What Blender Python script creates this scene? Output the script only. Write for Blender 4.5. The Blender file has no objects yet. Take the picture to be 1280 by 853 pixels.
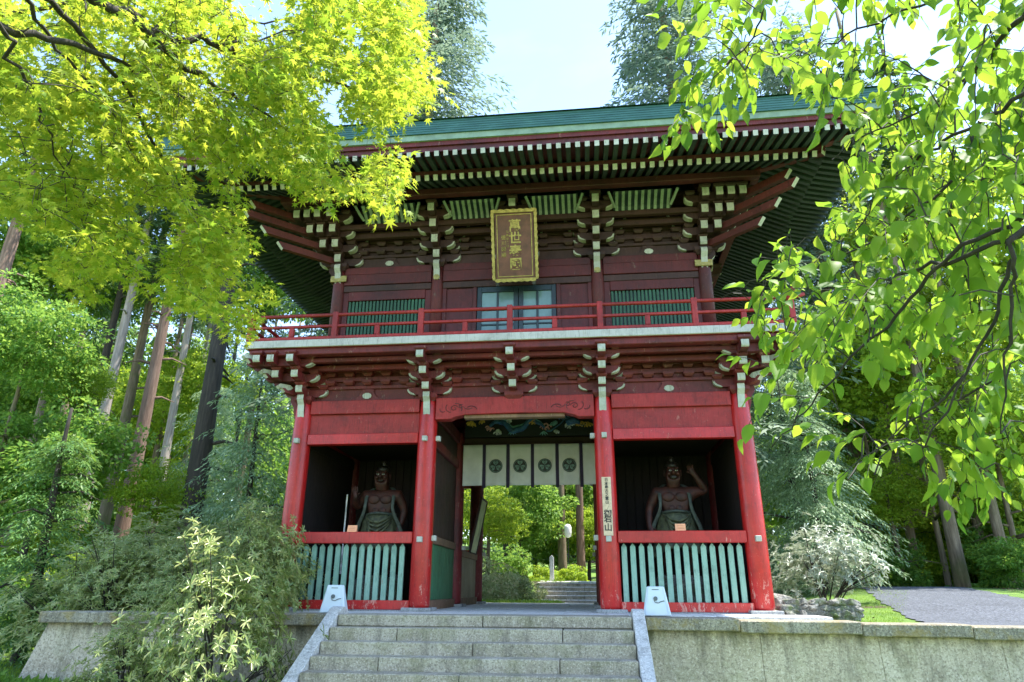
import bpy, bmesh, math, random
import numpy as np
from mathutils import Vector, Matrix, noise
PI = math.pi
random.seed(7); RNG = np.random.default_rng(7)
SC = bpy.context.scene
COL = SC.collection

# ---------------------------------------------------------------- camera
CAM = np.array([1.2557, -11.7342, 0.3638]); YAW, PITCH, ROLL, FPX = 0.11107, 0.35754, 0.00521, 827.56
def cam_axes():
    cy, sy, cp, sp = math.cos(YAW), math.sin(YAW), math.cos(PITCH), math.sin(PITCH)
    f = np.array([-sy*cp, cy*cp, sp]); r = np.array([cy, sy, 0.0]); u = np.cross(r, f)
    cr, sr = math.cos(ROLL), math.sin(ROLL)
    return cr*r+sr*u, -sr*r+cr*u, f
AR, AU, AF = cam_axes()
cd = bpy.data.cameras.new('camera'); cam = bpy.data.objects.new('camera', cd); COL.objects.link(cam)
cd.sensor_width = 36.0; cd.lens = FPX*36/1280; cd.clip_start = 0.05; cd.clip_end = 2000
m = Matrix(((AR[0], AU[0], -AF[0], CAM[0]), (AR[1], AU[1], -AF[1], CAM[1]), (AR[2], AU[2], -AF[2], CAM[2]), (0, 0, 0, 1)))
cam.matrix_world = m; SC.camera = cam

# ---------------------------------------------------------------- world, sun, exposure
SUN_EL, SUN_AZ = math.radians(68), math.radians(78)      # azimuth from +y towards +x
w = bpy.data.worlds.new('World'); SC.world = w; w.use_nodes = True
nt = w.node_tree; bg = nt.nodes['Background']
sky = nt.nodes.new('ShaderNodeTexSky'); sky.sky_type = 'NISHITA'; sky.sun_disc = False
sky.sun_elevation = SUN_EL; sky.sun_rotation = SUN_AZ; sky.dust_density = 0.25; sky.air_density = 1.0; sky.ozone_density = 1.0
# thin high cloud, the same all over the sky
tcd = nt.nodes.new('ShaderNodeTexCoord'); mpn = nt.nodes.new('ShaderNodeMapping'); mpn.inputs['Scale'].default_value = (1.0, 1.0, 3.2); nt.links.new(tcd.outputs['Generated'], mpn.inputs['Vector'])
cln = nt.nodes.new('ShaderNodeTexNoise'); cln.inputs['Scale'].default_value = 2.6; cln.inputs['Detail'].default_value = 7; cln.inputs['Roughness'].default_value = .6; cln.inputs['Distortion'].default_value = .5; nt.links.new(mpn.outputs[0], cln.inputs['Vector'])
clr = nt.nodes.new('ShaderNodeMapRange'); clr.inputs['From Min'].default_value = .46; clr.inputs['From Max'].default_value = .74; clr.inputs['To Max'].default_value = .32; nt.links.new(cln.outputs['Fac'], clr.inputs['Value'])
cmx = nt.nodes.new('ShaderNodeMix'); cmx.data_type = 'RGBA'; nt.links.new(clr.outputs[0], cmx.inputs[0]); nt.links.new(sky.outputs[0], cmx.inputs[6]); cmx.inputs[7].default_value = (1.9, 2.0, 2.15, 1)
nt.links.new(cmx.outputs[2], bg.inputs[0]); bg.inputs[1].default_value = 0.15
sd = bpy.data.lights.new('sun', 'SUN'); sun = bpy.data.objects.new('sun', sd); COL.objects.link(sun)
sd.energy = 3.2; sd.angle = math.radians(0.6); sd.color = (1.0, 0.95, 0.86)
dirv = Vector((math.sin(SUN_AZ)*math.cos(SUN_EL), math.cos(SUN_AZ)*math.cos(SUN_EL), math.sin(SUN_EL)))
sun.rotation_euler = dirv.to_track_quat('Z', 'Y').to_euler(); sun.location = dirv*60
SC.view_settings.view_transform = 'Standard'; SC.view_settings.look = 'None'
SC.view_settings.gamma = 1.0; SC.view_settings.exposure = 2.08
SC.cycles.max_bounces = 8; SC.cycles.diffuse_bounces = 4; SC.cycles.transmission_bounces = 6; SC.cycles.transparent_max_bounces = 8
# ---------------------------------------------------------------- helpers
def lk(o, parent=None):
    COL.objects.link(o)
    if parent is not None: o.parent = parent
    return o
def thing(name, label, cat, loc=(0, 0, 0), rz=0, group=None):
    o = bpy.data.objects.new(name, None); lk(o); o.location = loc; o.rotation_euler = (0, 0, rz)
    o.empty_display_size = 0.2
    o['label'] = label; o['category'] = cat
    if group: o['group'] = group
    return o
def tag(o, label=None, cat=None, group=None, kind=None):
    if label: o['label'] = label
    if cat: o['category'] = cat
    if group: o['group'] = group
    if kind: o['kind'] = kind
    return o
def ob(name, me, parent=None, loc=(0, 0, 0), rot=(0, 0, 0), scale=(1, 1, 1), kind=None):
    o = bpy.data.objects.new(name, me); lk(o, parent); o.location = loc; o.rotation_euler = rot; o.scale = scale
    if kind: o['kind'] = kind
    return o
def copy_tree(o, parent=None, loc=None, rot=None, scale=None, label=None):
    def rec(s, p):
        c = s.copy(); COL.objects.link(c); c.parent = p
        for ch in s.children: rec(ch, c)
        return c
    c = rec(o, parent)
    if loc is not None: c.location = loc
    if rot is not None: c.rotation_euler = rot
    if scale is not None: c.scale = scale
    if label: c['label'] = label
    return c
class MB:
    def __init__(s): s.v = []; s.f = []; s.mi = []
    def add(s, vs, fs, m=0):
        b = len(s.v); s.v += [tuple(x) for x in vs]; s.f += [tuple(i+b for i in f) for f in fs]; s.mi += [m]*len(fs)
    def box(s, x0, x1, y0, y1, z0, z1, m=0, fm=None):
        vs = [(x0,y0,z0),(x1,y0,z0),(x1,y1,z0),(x0,y1,z0),(x0,y0,z1),(x1,y0,z1),(x1,y1,z1),(x0,y1,z1)]
        fs = [(0,3,2,1),(4,5,6,7),(0,1,5,4),(1,2,6,5),(2,3,7,6),(3,0,4,7)]
        b = len(s.mi); s.add(vs, fs, m)
        if fm:
            for k, mm in fm.items(): s.mi[b+k] = mm
    def prism(s, pts, a0, a1, axis='x', m=0, caps=None):
        # pts: 2-D outline; axis x: (y,z); axis y: (x,z); axis z: (x,y)
        n = len(pts)
        def P(p, a): return (a, p[0], p[1]) if axis == 'x' else ((p[0], a, p[1]) if axis == 'y' else (p[0], p[1], a))
        vs = [P(p, a0) for p in pts]+[P(p, a1) for p in pts]
        fs = [(i, (i+1) % n, (i+1) % n+n, i+n) for i in range(n)]+[tuple(range(n))[::-1], tuple(range(n, 2*n))]
        b = len(s.mi); s.add(vs, fs, m)
        if caps:
            for k, mm in caps.items(): s.mi[b+k] = mm
    def tube(s, pts, rad, n=6, m=0, cap=True):
        pts = [Vector(p) for p in pts]; k = len(pts)
        if not hasattr(rad, '__len__'): rad = [rad]*k
        vs = []; up = Vector((0.3, 0.2, 1)).normalized(); prev = None
        for i, p in enumerate(pts):
            d = (pts[min(i+1, k-1)]-pts[max(i-1, 0)]).normalized()
            a = d.cross(up if prev is None else prev)
            if a.length < 1e-4: a = d.cross(Vector((1, 0, 0)))
            a.normalize(); b = a.cross(d).normalized(); prev = b if prev is None else (b)
            prev = b
            a = d.cross(b).normalized()
            for j in range(n):
                t = 2*PI*j/n; vs.append(p+(a*math.cos(t)+b*math.sin(t))*rad[i])
        fs = [(i*n+j, i*n+(j+1) % n, (i+1)*n+(j+1) % n, (i+1)*n+j) for i in range(k-1) for j in range(n)]
        if cap: fs += [tuple(range(n))[::-1], tuple(range((k-1)*n, k*n))]
        s.add(vs, fs, m)
    def lathe(s, prof, n=16, m=0, c=(0, 0)):
        vs = [(c[0]+r*math.cos(2*PI*j/n), c[1]+r*math.sin(2*PI*j/n), z) for r, z in prof for j in range(n)]
        k = len(prof)
        fs = [(i*n+j, i*n+(j+1) % n, (i+1)*n+(j+1) % n, (i+1)*n+j) for i in range(k-1) for j in range(n)]
        fs += [tuple(range(n))[::-1], tuple(range((k-1)*n, k*n))]
        s.add(vs, fs, m)
    def mesh(s, name, mats, bevel=0, smooth=False, fix=True):
        me = bpy.data.meshes.new(name); me.from_pydata(s.v, [], s.f)
        for mt in (mats if isinstance(mats, (list, tuple)) else [mats]): me.materials.append(mt)
        me.polygons.foreach_set('material_index', s.mi)
        if fix or bevel:
            bm = bmesh.new(); bm.from_mesh(me)
            bmesh.ops.recalc_face_normals(bm, faces=bm.faces)
            if bevel: bmesh.ops.bevel(bm, geom=bm.edges[:], offset=bevel, segments=1, affect='EDGES', clamp_overlap=True)
            bm.to_mesh(me); bm.free()
        if smooth: me.polygons.foreach_set('use_smooth', [True]*len(me.polygons))
        me.update(); return me
    def build(s, name, mats, parent=None, loc=(0, 0, 0), rot=(0, 0, 0), bevel=0, smooth=False, kind=None):
        return ob(name, s.mesh(name, mats, bevel, smooth), parent, loc, rot, kind=kind)
_bc = {}
def bx(name, parent, x0, x1, y0, y1, z0, z1, mat, bevel=0.008, rot=(0, 0, 0), kind=None):
    """a chamfered box part, its mesh shared between boxes of one size and material"""
    d = (round(x1-x0, 3), round(y1-y0, 3), round(z1-z0, 3)); key = d+(mat.name, bevel)
    if key not in _bc:
        b = MB(); b.box(-d[0]/2, d[0]/2, -d[1]/2, d[1]/2, -d[2]/2, d[2]/2); _bc[key] = b.mesh(name, mat, bevel=min(bevel, min(d)*0.3))
    return ob(name, _bc[key], parent, ((x0+x1)/2, (y0+y1)/2, (z0+z1)/2), rot, kind=kind)
def np_mesh(name, V, F, mats, mi=None, smooth=False):
    """V (N,3), F (M,k) of equal size faces"""
    me = bpy.data.meshes.new(name); V = np.ascontiguousarray(V, dtype=np.float32); F = np.ascontiguousarray(F, dtype=np.int32)
    me.vertices.add(len(V)); me.vertices.foreach_set('co', V.ravel())
    M, k = F.shape; me.loops.add(M*k); me.loops.foreach_set('vertex_index', F.ravel())
    me.polygons.add(M); me.polygons.foreach_set('loop_start', np.arange(0, M*k, k, dtype=np.int32))
    try: me.polygons.foreach_set('loop_total', np.full(M, k, dtype=np.int32))
    except Exception: pass
    for mt in (mats if isinstance(mats, (list, tuple)) else [mats]): me.materials.append(mt)
    if mi is not None: me.polygons.foreach_set('material_index', np.asarray(mi, dtype=np.int32))
    if smooth: me.polygons.foreach_set('use_smooth', np.ones(M, dtype=bool))
    me.update(calc_edges=True); return me
def ray(px, py):
    return AF+(px-640)/FPX*AR-(py-426.5)/FPX*AU
def PD(px, py, d):            # the place seen at a spot of the photograph, d metres ahead
    return CAM+ray(px, py)*d
def PY(px, py, Y):            # ... on the vertical plane y = Y
    r = ray(px, py); return CAM+r*((Y-CAM[1])/r[1])

# ---------------------------------------------------------------- materials
def lin(h):
    h = h.lstrip('#'); c = [int(h[i:i+2], 16)/255 for i in (0, 2, 4)]
    return tuple((x/12.92 if x <= 0.04045 else ((x+0.055)/1.055)**2.4) for x in c)+(1,)
def rgb(r, g, b): return (r, g, b, 1)
class NT:
    def __init__(s, name):
        s.m = bpy.data.materials.new(name); s.m.use_nodes = True; s.n = s.m.node_tree.nodes; s.l = s.m.node_tree.links
        s.b = s.n['Principled BSDF']; s.out = s.n['Material Output']
        s.pos = s.n.new('ShaderNodeNewGeometry').outputs['Position']
    def noise(s, scale, detail=4, rough=0.6, vec=None, stretch=None, dist=0):
        t = s.n.new('ShaderNodeTexNoise'); t.inputs['Scale'].default_value = scale; t.inputs['Detail'].default_value = detail
        t.inputs['Roughness'].default_value = rough; t.inputs['Distortion'].default_value = dist
        v = vec or s.pos
        if stretch:
            mp = s.n.new('ShaderNodeVectorMath'); mp.operation = 'MULTIPLY'; mp.inputs[1].default_value = stretch; s.l.new(v, mp.inputs[0]); v = mp.outputs[0]
        s.l.new(v, t.inputs['Vector']); return t.outputs['Fac']
    def ramp(s, fac, stops, interp='LINEAR'):
        r = s.n.new('ShaderNodeValToRGB'); r.color_ramp.interpolation = interp; e = r.color_ramp.elements
        while len(e) < len(stops): e.new(0.5)
        for k, (p, c) in enumerate(stops): e[k].position = p; e[k].color = c if len(c) == 4 else tuple(c)+(1,)
        s.l.new(fac, r.inputs['Fac']); return r.outputs['Color']
    def mask(s, fac, a, b):
        r = s.n.new('ShaderNodeMapRange'); r.inputs['From Min'].default_value = a; r.inputs['From Max'].default_value = b
        r.clamp = True; s.l.new(fac, r.inputs['Value']); return r.outputs['Result']
    def mix(s, fac, a, b, mode='MIX'):
        x = s.n.new('ShaderNodeMix'); x.data_type = 'RGBA'; x.blend_type = mode
        for i, v in ((6, a), (7, b)):
            if isinstance(v, tuple): x.inputs[i].default_value = v
            else: s.l.new(v, x.inputs[i])
        if isinstance(fac, (int, float)): x.inputs[0].default_value = fac
        else: s.l.new(fac, x.inputs[0])
        return x.outputs[2]
    def math(s, op, a, b):
        x = s.n.new('ShaderNodeMath'); x.operation = op
        for i, v in ((0, a), (1, b)):
            if isinstance(v, (int, float)): x.inputs[i].default_value = v
            else: s.l.new(v, x.inputs[i])
        return x.outputs[0]
    def bump(s, h, strength=0.3, dist=0.01):
        b = s.n.new('ShaderNodeBump'); b.inputs['Strength'].default_value = strength; b.inputs['Distance'].default_value = dist
        s.l.new(h, b.inputs['Height']); s.l.new(b.outputs['Normal'], s.b.inputs['Normal'])
    def col(s, c):
        if isinstance(c, tuple): s.b.inputs['Base Color'].default_value = c
        else: s.l.new(c, s.b.inputs['Base Color'])
    def rough(s, r):
        if isinstance(r, (int, float)): s.b.inputs['Roughness'].default_value = r
        else: s.l.new(r, s.b.inputs['Roughness'])
    def objrand(s): return s.n.new('ShaderNodeObjectInfo').outputs['Random']
    def island(s):
        return s.n.new('ShaderNodeNewGeometry').outputs['Random Per Island']
def painted(name, base, dark, light, worn, wear=0.66, rough=0.42, grain=(3, 3, 30)):
    t = NT(name); big = t.noise(1.1, 5); c = t.ramp(big, [(0.3, dark), (0.55, base), (0.8, light)])
    r = t.objrand(); c = t.mix(t.math('MULTIPLY', r, 0.4), c, dark)
    st = t.noise(20, 6, 0.75, stretch=(1, 1, 0.22)); c = t.mix(t.math('MULTIPLY', t.mask(st, 0.5, 0.68), 0.55), c, dark)
    gr = t.noise(9, 7, 0.75, stretch=(1, 1, 2.2)); c = t.mix(t.math('MULTIPLY', t.mask(gr, 0.52, 0.7), 0.35), c, light)
    fl = t.noise(5, 9, 0.8, stretch=(1.5, 1.5, 0.6), dist=0.3); sx = t.n.new('ShaderNodeSeparateXYZ'); t.l.new(t.pos, sx.inputs[0]); low = t.mask(sx.outputs['Z'], 1.0, 0.05)   # splashed, worn feet of the posts
    fl = t.math('ADD', fl, t.math('MULTIPLY', low, 0.10 if name == 'red_lacquer' else 0.03)); fm = t.mask(fl, wear-0.05, wear-0.02); c = t.mix(t.math('MULTIPLY', fm, 0.8), c, worn)
    sp = t.noise(34, 3, 0.6); c = t.mix(t.math('MULTIPLY', t.mask(sp, 0.68, 0.72), 0.6), c, worn)
    ck = t.noise(14, 3, 0.5, stretch=(1.6, 1.6, 0.07)); c = t.mix(t.math('MULTIPLY', t.mask(t.math('ABSOLUTE', t.math('SUBTRACT', ck, 0.5), 0), 0.012, 0.003), 0.55), c, tuple(x*0.25 for x in dark[:3])+(1,))
    gm = t.noise(2.6, 6, 0.75); c = t.mix(t.math('MULTIPLY', t.mask(gm, 0.52, 0.70), 0.5), c, tuple(x*0.35 for x in dark[:3])+(1,))
    t.col(c); t.rough(t.math('ADD', t.math('MULTIPLY', st, 0.35), rough-0.12)); t.bump(t.math('ADD', st, t.math('MULTIPLY', fm, -.6)), 0.5, 0.006)
    return t.m
M = {}
M['red'] = painted('red_lacquer', rgb(.52, .014, .014), rgb(.34, .010, .010), rgb(.62, .030, .026), rgb(.62, .30, .24), 0.685, 0.30)
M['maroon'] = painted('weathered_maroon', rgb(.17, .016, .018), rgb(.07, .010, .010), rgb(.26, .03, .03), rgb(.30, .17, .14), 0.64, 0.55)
M['ribpaint'] = painted('pale_rib_paint', rgb(.30, .36, .31), rgb(.20, .25, .21), rgb(.40, .46, .41), rgb(.2, .2, .15), 0.66, 0.6)
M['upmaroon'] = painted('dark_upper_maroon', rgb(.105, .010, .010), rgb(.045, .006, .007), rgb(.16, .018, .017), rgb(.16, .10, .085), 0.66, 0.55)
M['tailred'] = painted('brown_red_arm', rgb(.115, .018, .014), rgb(.06, .010, .009), rgb(.17, .032, .024), rgb(.25, .13, .1), 0.68, 0.5)
M['redpanel'] = painted('chalky_red', rgb(.37, .018, .018), rgb(.18, .011, .011), rgb(.46, .045, .040), rgb(.40, .13, .11), 0.66, 0.55)
M['darkwood'] = painted('dark_wood', rgb(.060, .022, .018), rgb(.028, .012, .010), rgb(.085, .034, .028), rgb(.13, .08, .06), 0.68, 0.6)
M['mrafter'] = painted('dark_rafter_green', rgb(.030, .052, .048), rgb(.016, .028, .026), rgb(.045, .075, .068), rgb(.08, .10, .09), 0.68, 0.5)
M['soffit'] = painted('soffit_boards', rgb(.11, .020, .026), rgb(.05, .012, .014), rgb(.16, .03, .036), rgb(.2, .1, .09), 0.66, 0.6)
M['nicheboard'] = painted('niche_shade_board', rgb(.018, .010, .009), rgb(.008, .006, .006), rgb(.03, .014, .012), rgb(.04, .025, .02), 0.7, 0.7)  # near black: the shade inside the bays is put into the board colour
M['white'] = painted('chalk_white', rgb(.50, .51, .46), rgb(.36, .37, .32), rgb(.62, .62, .57), rgb(.30, .28, .22), 0.62, 0.7)
M['edgewhite'] = painted('balcony_edge_white', rgb(.54, .52, .50), rgb(.40, .38, .36), rgb(.64, .62, .60), rgb(.40, .36, .31), 0.64, 0.7)
M['palegreen'] = painted('pale_green_paint', rgb(.24, .42, .34), rgb(.16, .31, .25), rgb(.33, .50, .42), rgb(.36, .30, .22), 0.68, 0.5)
M['green'] = painted('green_paint', rgb(.05, .20, .10), rgb(.03, .13, .065), rgb(.07, .26, .14), rgb(.12, .16, .1), 0.68, 0.45)
M['louvre'] = painted('louvre_green', rgb(.030, .115, .060), rgb(.018, .07, .038), rgb(.045, .16, .085), rgb(.08, .11, .07), 0.68, 0.5)
M['teal'] = painted('dark_teal_frame', rgb(.012, .035, .045), rgb(.008, .02, .026), rgb(.02, .05, .06), rgb(.05, .06, .06), 0.7, 0.4)
M['brownwood'] = painted('bare_brown_wood', rgb(.24, .13, .075), rgb(.15, .08, .05), rgb(.34, .2, .13), rgb(.42, .3, .2), 0.64, 0.6)
M['beige'] = painted('beige_board', rgb(.33, .27, .18), rgb(.22, .17, .11), rgb(.42, .35, .26), rgb(.5, .45, .36), 0.66, 0.6)
def simple(name, c, rough=0.5, metal=0, nscale=8, var=0.25, bump=0.15):
    t = NT(name); n = t.noise(nscale, 5)
    d = tuple(x*(1-var) for x in c[:3])+(1,); l = tuple(min(1, x*(1+var)) for x in c[:3])+(1,)
    t.col(t.ramp(n, [(0.3, d), (0.7, l)])); t.rough(rough); t.b.inputs['Metallic'].default_value = metal
    if bump: t.bump(t.noise(nscale*6, 4), bump, 0.004)
    return t.m
M['gold'] = simple('old_gilding', rgb(.34, .28, .09), 0.42, 0.55, 14, 0.4)
M['plaque'] = simple('plaque_board', rgb(.13, .045, .030), 0.45, 0, 6, 0.35)
M['glass'] = simple('pale_window_pane', rgb(.13, .22, .22), 0.10, 0, 2, 0.25, 0)
M['ink'] = simple('black_ink', rgb(.015, .015, .018), 0.5)
M['paper'] = simple('pale_wood_tablet', rgb(.62, .47, .32), 0.6, 0, 20, 0.15)
M['card'] = simple('orange_paper_card', rgb(.85, .38, .20), 0.6, 0, 20, 0.1)
M['plastic'] = simple('pale_blue_grey_plastic', rgb(.60, .68, .76), 0.35, 0, 3, 0.06, 0.03)
M['darkplastic'] = simple('dark_grey_plastic', rgb(.10, .12, .14), 0.4)
M['noren'] = simple('white_curtain_cloth', rgb(.74, .73, .73), 0.85, 0, 4, 0.1, 0.1)
M['purple'] = simple('dark_purple_band', rgb(.035, .022, .06), 0.8)
M['crest'] = simple('grey_green_crest', rgb(.20, .32, .30), 0.8)
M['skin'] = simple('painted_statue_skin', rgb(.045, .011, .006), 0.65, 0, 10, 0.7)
M['robe'] = simple('statue_robe_olive', rgb(.065, .075, .038), 0.65, 0, 14, 0.7)
M['robeblue'] = simple('statue_scarf_green', rgb(.045, .06, .048), 0.6, 0, 14, 0.5)
M['hair'] = simple('statue_black_hair', rgb(.015, .012, .01), 0.5)
M['eyewhite'] = simple('statue_eye_white', rgb(.55, .55, .48), 0.3, 0, 20, 0.02, 0)
M['cblue'] = simple('carving_blue', rgb(.05, .13, .27), 0.5, 0, 12, 0.6)
M['cpink'] = simple('carving_pink', rgb(.75, .34, .32), 0.5, 0, 12, 0.5)
M['cwhite'] = simple('carving_pale', rgb(.72, .75, .68), 0.5, 0, 12, 0.5)
M['cgold'] = simple('carving_gold', rgb(.80, .42, .07), 0.5, 0, 12, 0.5)
M['cteal'] = simple('carving_teal', rgb(.20, .42, .42), 0.5, 0, 12, 0.5)
M['metal'] = simple('dark_iron', rgb(.05, .05, .05), 0.4, 0.6)
def copper():
    t = NT('green_copper_shingle'); n = t.noise(3, 5, stretch=(1, 1, 6)); c = t.ramp(n, [(0.25, rgb(.022, .085, .078)), (0.6, rgb(.045, .14, .125)), (0.85, rgb(.08, .20, .18))])
    s2 = t.noise(18, 5, 0.7); c = t.mix(t.math('MULTIPLY', t.mask(s2, 0.55, 0.75), 0.5), c, rgb(.02, .07, .065))
    t.col(c); t.rough(0.45); t.b.inputs['Metallic'].default_value = 0.15; t.bump(s2, 0.2, 0.004); return t.m
M['copper'] = copper()
M['copperlite'] = simple('pale_green_fascia', rgb(.20, .29, .21), 0.6, 0, 5, 0.25)
def stone(name, base, dark, light, moss=None, sp=140, mossamt=0.6):
    t = NT(name); n = t.noise(1.8, 7, 0.7); c = t.ramp(n, [(0.28, dark), (0.5, base), (0.78, light)])
    r = t.objrand(); c = t.mix(t.math('MULTIPLY', r, 0.5), c, dark)
    s_ = t.noise(sp, 3, 0.8); c = t.mix(t.math('MULTIPLY', t.mask(s_, 0.50, 0.60), 0.75), c, tuple(x*0.55 for x in dark[:3])+(1,))
    s3 = t.noise(sp*0.8, 2, 0.8, stretch=(1.2, 1.1, 1.3)); c = t.mix(t.math('MULTIPLY', t.mask(s3, 0.54, 0.63), 0.7), c, light)
    drip = t.noise(4, 7, 0.75, stretch=(1.6, 1.6, 0.28)); c = t.mix(t.math('MULTIPLY', t.mask(drip, 0.50, 0.66), 0.6), c, tuple(x*0.35 for x in dark[:3])+(1,))
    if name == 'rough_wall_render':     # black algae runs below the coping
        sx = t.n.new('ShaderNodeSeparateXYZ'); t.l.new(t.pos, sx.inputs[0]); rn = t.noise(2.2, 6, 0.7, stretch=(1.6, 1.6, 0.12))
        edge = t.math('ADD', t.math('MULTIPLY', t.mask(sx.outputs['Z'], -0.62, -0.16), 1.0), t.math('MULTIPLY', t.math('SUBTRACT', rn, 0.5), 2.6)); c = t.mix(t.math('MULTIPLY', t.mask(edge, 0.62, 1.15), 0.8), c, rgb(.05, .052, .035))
        low = t.math('ADD', t.mask(sx.outputs['Z'], -0.75, -1.12), t.math('MULTIPLY', t.math('SUBTRACT', rn, 0.5), 2.0)); c = t.mix(t.math('MULTIPLY', t.mask(low, 0.6, 1.2), 0.6), c, rgb(.10, .12, .04))
    if moss:
        mm = t.noise(2.6, 7, 0.75, dist=0.4); c = t.mix(t.math('MULTIPLY', t.mask(mm, 0.50, 0.60), mossamt), c, moss)
    t.col(c); t.rough(0.85); t.bump(t.math('ADD', t.math('MULTIPLY', s_, 0.8), n), 0.8, 0.02); return t.m
M['granite'] = stone('step_granite', rgb(.44, .395, .31), rgb(.27, .24, .18), rgb(.62, .575, .48), rgb(.16, .17, .06), 42, 0.3)
M['coping'] = stone('coping_granite', rgb(.31, .275, .205), rgb(.15, .135, .10), rgb(.46, .42, .33), rgb(.27, .20, .05), 36, 0.6)
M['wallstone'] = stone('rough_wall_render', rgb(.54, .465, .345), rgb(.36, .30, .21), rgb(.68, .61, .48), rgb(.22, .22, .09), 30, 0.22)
M['cheek'] = stone('pale_cheek_stone', rgb(.66, .65, .63), rgb(.50, .49, .47), rgb(.78, .77, .76), None, 40)
M['floor'] = stone('pale_paving', rgb(.74, .73, .70), rgb(.60, .59, .56), rgb(.80, .79, .76), None, 30)
M['base'] = stone('grey_base_stone', rgb(.35, .36, .36), rgb(.24, .25, .25), rgb(.46, .47, .47), None, 40)
M['rock'] = stone('mossy_rock', rgb(.22, .215, .19), rgb(.09, .09, .075), rgb(.38, .37, .34), rgb(.08, .12, .03), 30, 0.8)
# ---------------------------------------------------------------- ground
def sm(a, b, x): 
    t = min(1, max(0, (x-a)/(b-a))); return t*t*(3-2*t)
def H(x, y):
    n = noise.noise(Vector((x*0.23, y*0.23, 1.7)))*0.5+noise.noise(Vector((x*0.9, y*0.9, 4.2)))*0.12
    if y < -1.2: z = -1.14+0.05*n; wl = 1 if x < -7.35 else 0
    if y >= -1.2 or x < -7.35:
        up = -0.03-(0.016*max(0, x-2)+(.012 if x > 2 else 0))*(1-sm(0, 4, y))
        up += -0.17*sm(7, 14, y)*sm(-9, -5, x)*(1-sm(5, 8, x))
        up += 0.80*((sm(16, 17.6, y) if not -1.1 < x < 3.4 else sm(17.75, 17.95, y)))*(1-sm(5, 9, x))
        up += 0.50*sm(-.5, 12, y)*sm(5.4, 9, x)
        up += 6.0*sm(22, 90, y)+4.0*sm(12, 40, -x)*sm(2, 9, y)+3.0*sm(15, 45, x)
        up += n*(0.14*(1-sm(-4, -3, x)*(1-sm(4.5, 5.5, x))*(1-sm(16, 17, y)))+0.9*sm(10, 30, math.hypot(x, y)))*sm(4.8, 8, max(abs(x), y-2))*(1-sm(4, 6, x)*(1-sm(10, 14, y))*(1-sm(13, 15, x)))
        if x < -7.35:
            low = -1.05+0.10*n
            t = sm(2.0, 9.0, y)
            z = low*(1-t)+up*t
        else: z = up
    return z
def ground_material():
    t = NT('mossy_forest_ground'); n = t.noise(0.6, 6, 0.6); c = t.ramp(n, [(0.3, rgb(.055, .11, .018)), (0.5, rgb(.12, .22, .03)), (0.75, rgb(.20, .30, .05))])
    n2 = t.noise(0.35, 5, 0.7, dist=0.3); c = t.mix(t.mask(n2, 0.55, 0.62), c, rgb(.07, .048, .03))
    n3 = t.noise(40, 4, 0.8); c = t.mix(t.math('MULTIPLY', t.mask(n3, 0.5, 0.7), 0.5), c, rgb(.035, .06, .015))
    t.col(c); t.rough(0.95); t.bump(n3, 0.8, 0.03); return t.m
def gravel(name, a, b, cdk):
    t = NT(name); s = t.n.new('ShaderNodeTexVoronoi'); s.inputs['Scale'].default_value = 26; t.l.new(t.pos, s.inputs['Vector'])
    c = t.ramp(s.outputs['Color'], [(0.1, cdk), (0.5, a), (0.9, b)]); n = t.noise(0.9, 5)
    c = t.mix(t.math('MULTIPLY', t.mask(n, 0.45, 0.7), 0.4), c, cdk); t.col(c); t.rough(0.9); t.bump(s.outputs['Distance'], 0.9, 0.02); return t.m
M['ground'] = ground_material()
M['gravelblue'] = gravel('blue_grey_gravel', rgb(.075, .085, .105), rgb(.13, .145, .175), rgb(.04, .045, .055))
M['gravelpale'] = gravel('pale_court_gravel', rgb(.62, .61, .58), rgb(.76, .75, .72), rgb(.48, .47, .44))
def axis_lines(lo, hi, fine, cuts):
    out = set(cuts); x = lo
    while x < hi:
        out.add(round(x, 3)); d = abs(x) if x < 0 or x > 25 else 0
        x += 0.5 if -20 < x < 25 else (2.0 if -60 < x < 70 else 12)
    out.add(hi); return sorted(out)
xs = axis_lines(-300, 300, 0.5, (-7.36, -7.30)); ys = axis_lines(-60, 400, 0.5, (-1.24, -1.10))
ys = [y for y in ys if not (-1.24 < y < -1.10)]
V = np.array([(x, y, H(x, y)) for y in ys for x in xs]); nx = len(xs)
F = np.array([(j*nx+i, j*nx+i+1, (j+1)*nx+i+1, (j+1)*nx+i) for j in range(len(ys)-1) for i in range(nx-1)])
g = ob('ground', np_mesh('ground', V, F, M['ground'], smooth=True)); tag(g, 'mossy green ground of the temple precinct and the woods around it', kind='structure')
def drape(name, left, right, mat, n=90, mcols=8, lift=0.012, label=None):
    vs = []; 
    def interp(P, t):
        k = t*(len(P)-1); i = min(int(k), len(P)-2); u = k-i
        return P[i][0]*(1-u)+P[i+1][0]*u, P[i][1]*(1-u)+P[i+1][1]*u
    for j in range(n+1):
        a, b = interp(left, j/n), interp(right, j/n); w1, w2 = .22*noise.noise(Vector((j*.35, 1.1, 0)))+.10*noise.noise(Vector((j*1.1, 7.1, 0))), .22*noise.noise(Vector((j*.35, 5.1, 0)))+.10*noise.noise(Vector((j*1.1, 3.1, 0))); a = (a[0]+w1, a[1]); b = (b[0]+w2, b[1])
        for i in range(mcols+1):
            u = i/mcols; x, y = a[0]*(1-u)+b[0]*u, a[1]*(1-u)+b[1]*u; vs.append((x, y, H(x, y)+lift))
    fs = [(j*(mcols+1)+i, j*(mcols+1)+i+1, (j+1)*(mcols+1)+i+1, (j+1)*(mcols+1)+i) for j in range(n) for i in range(mcols)]
    o = ob(name, np_mesh(name, np.array(vs), np.array(fs), mat, smooth=True)); tag(o, label, kind='structure'); return o
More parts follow.
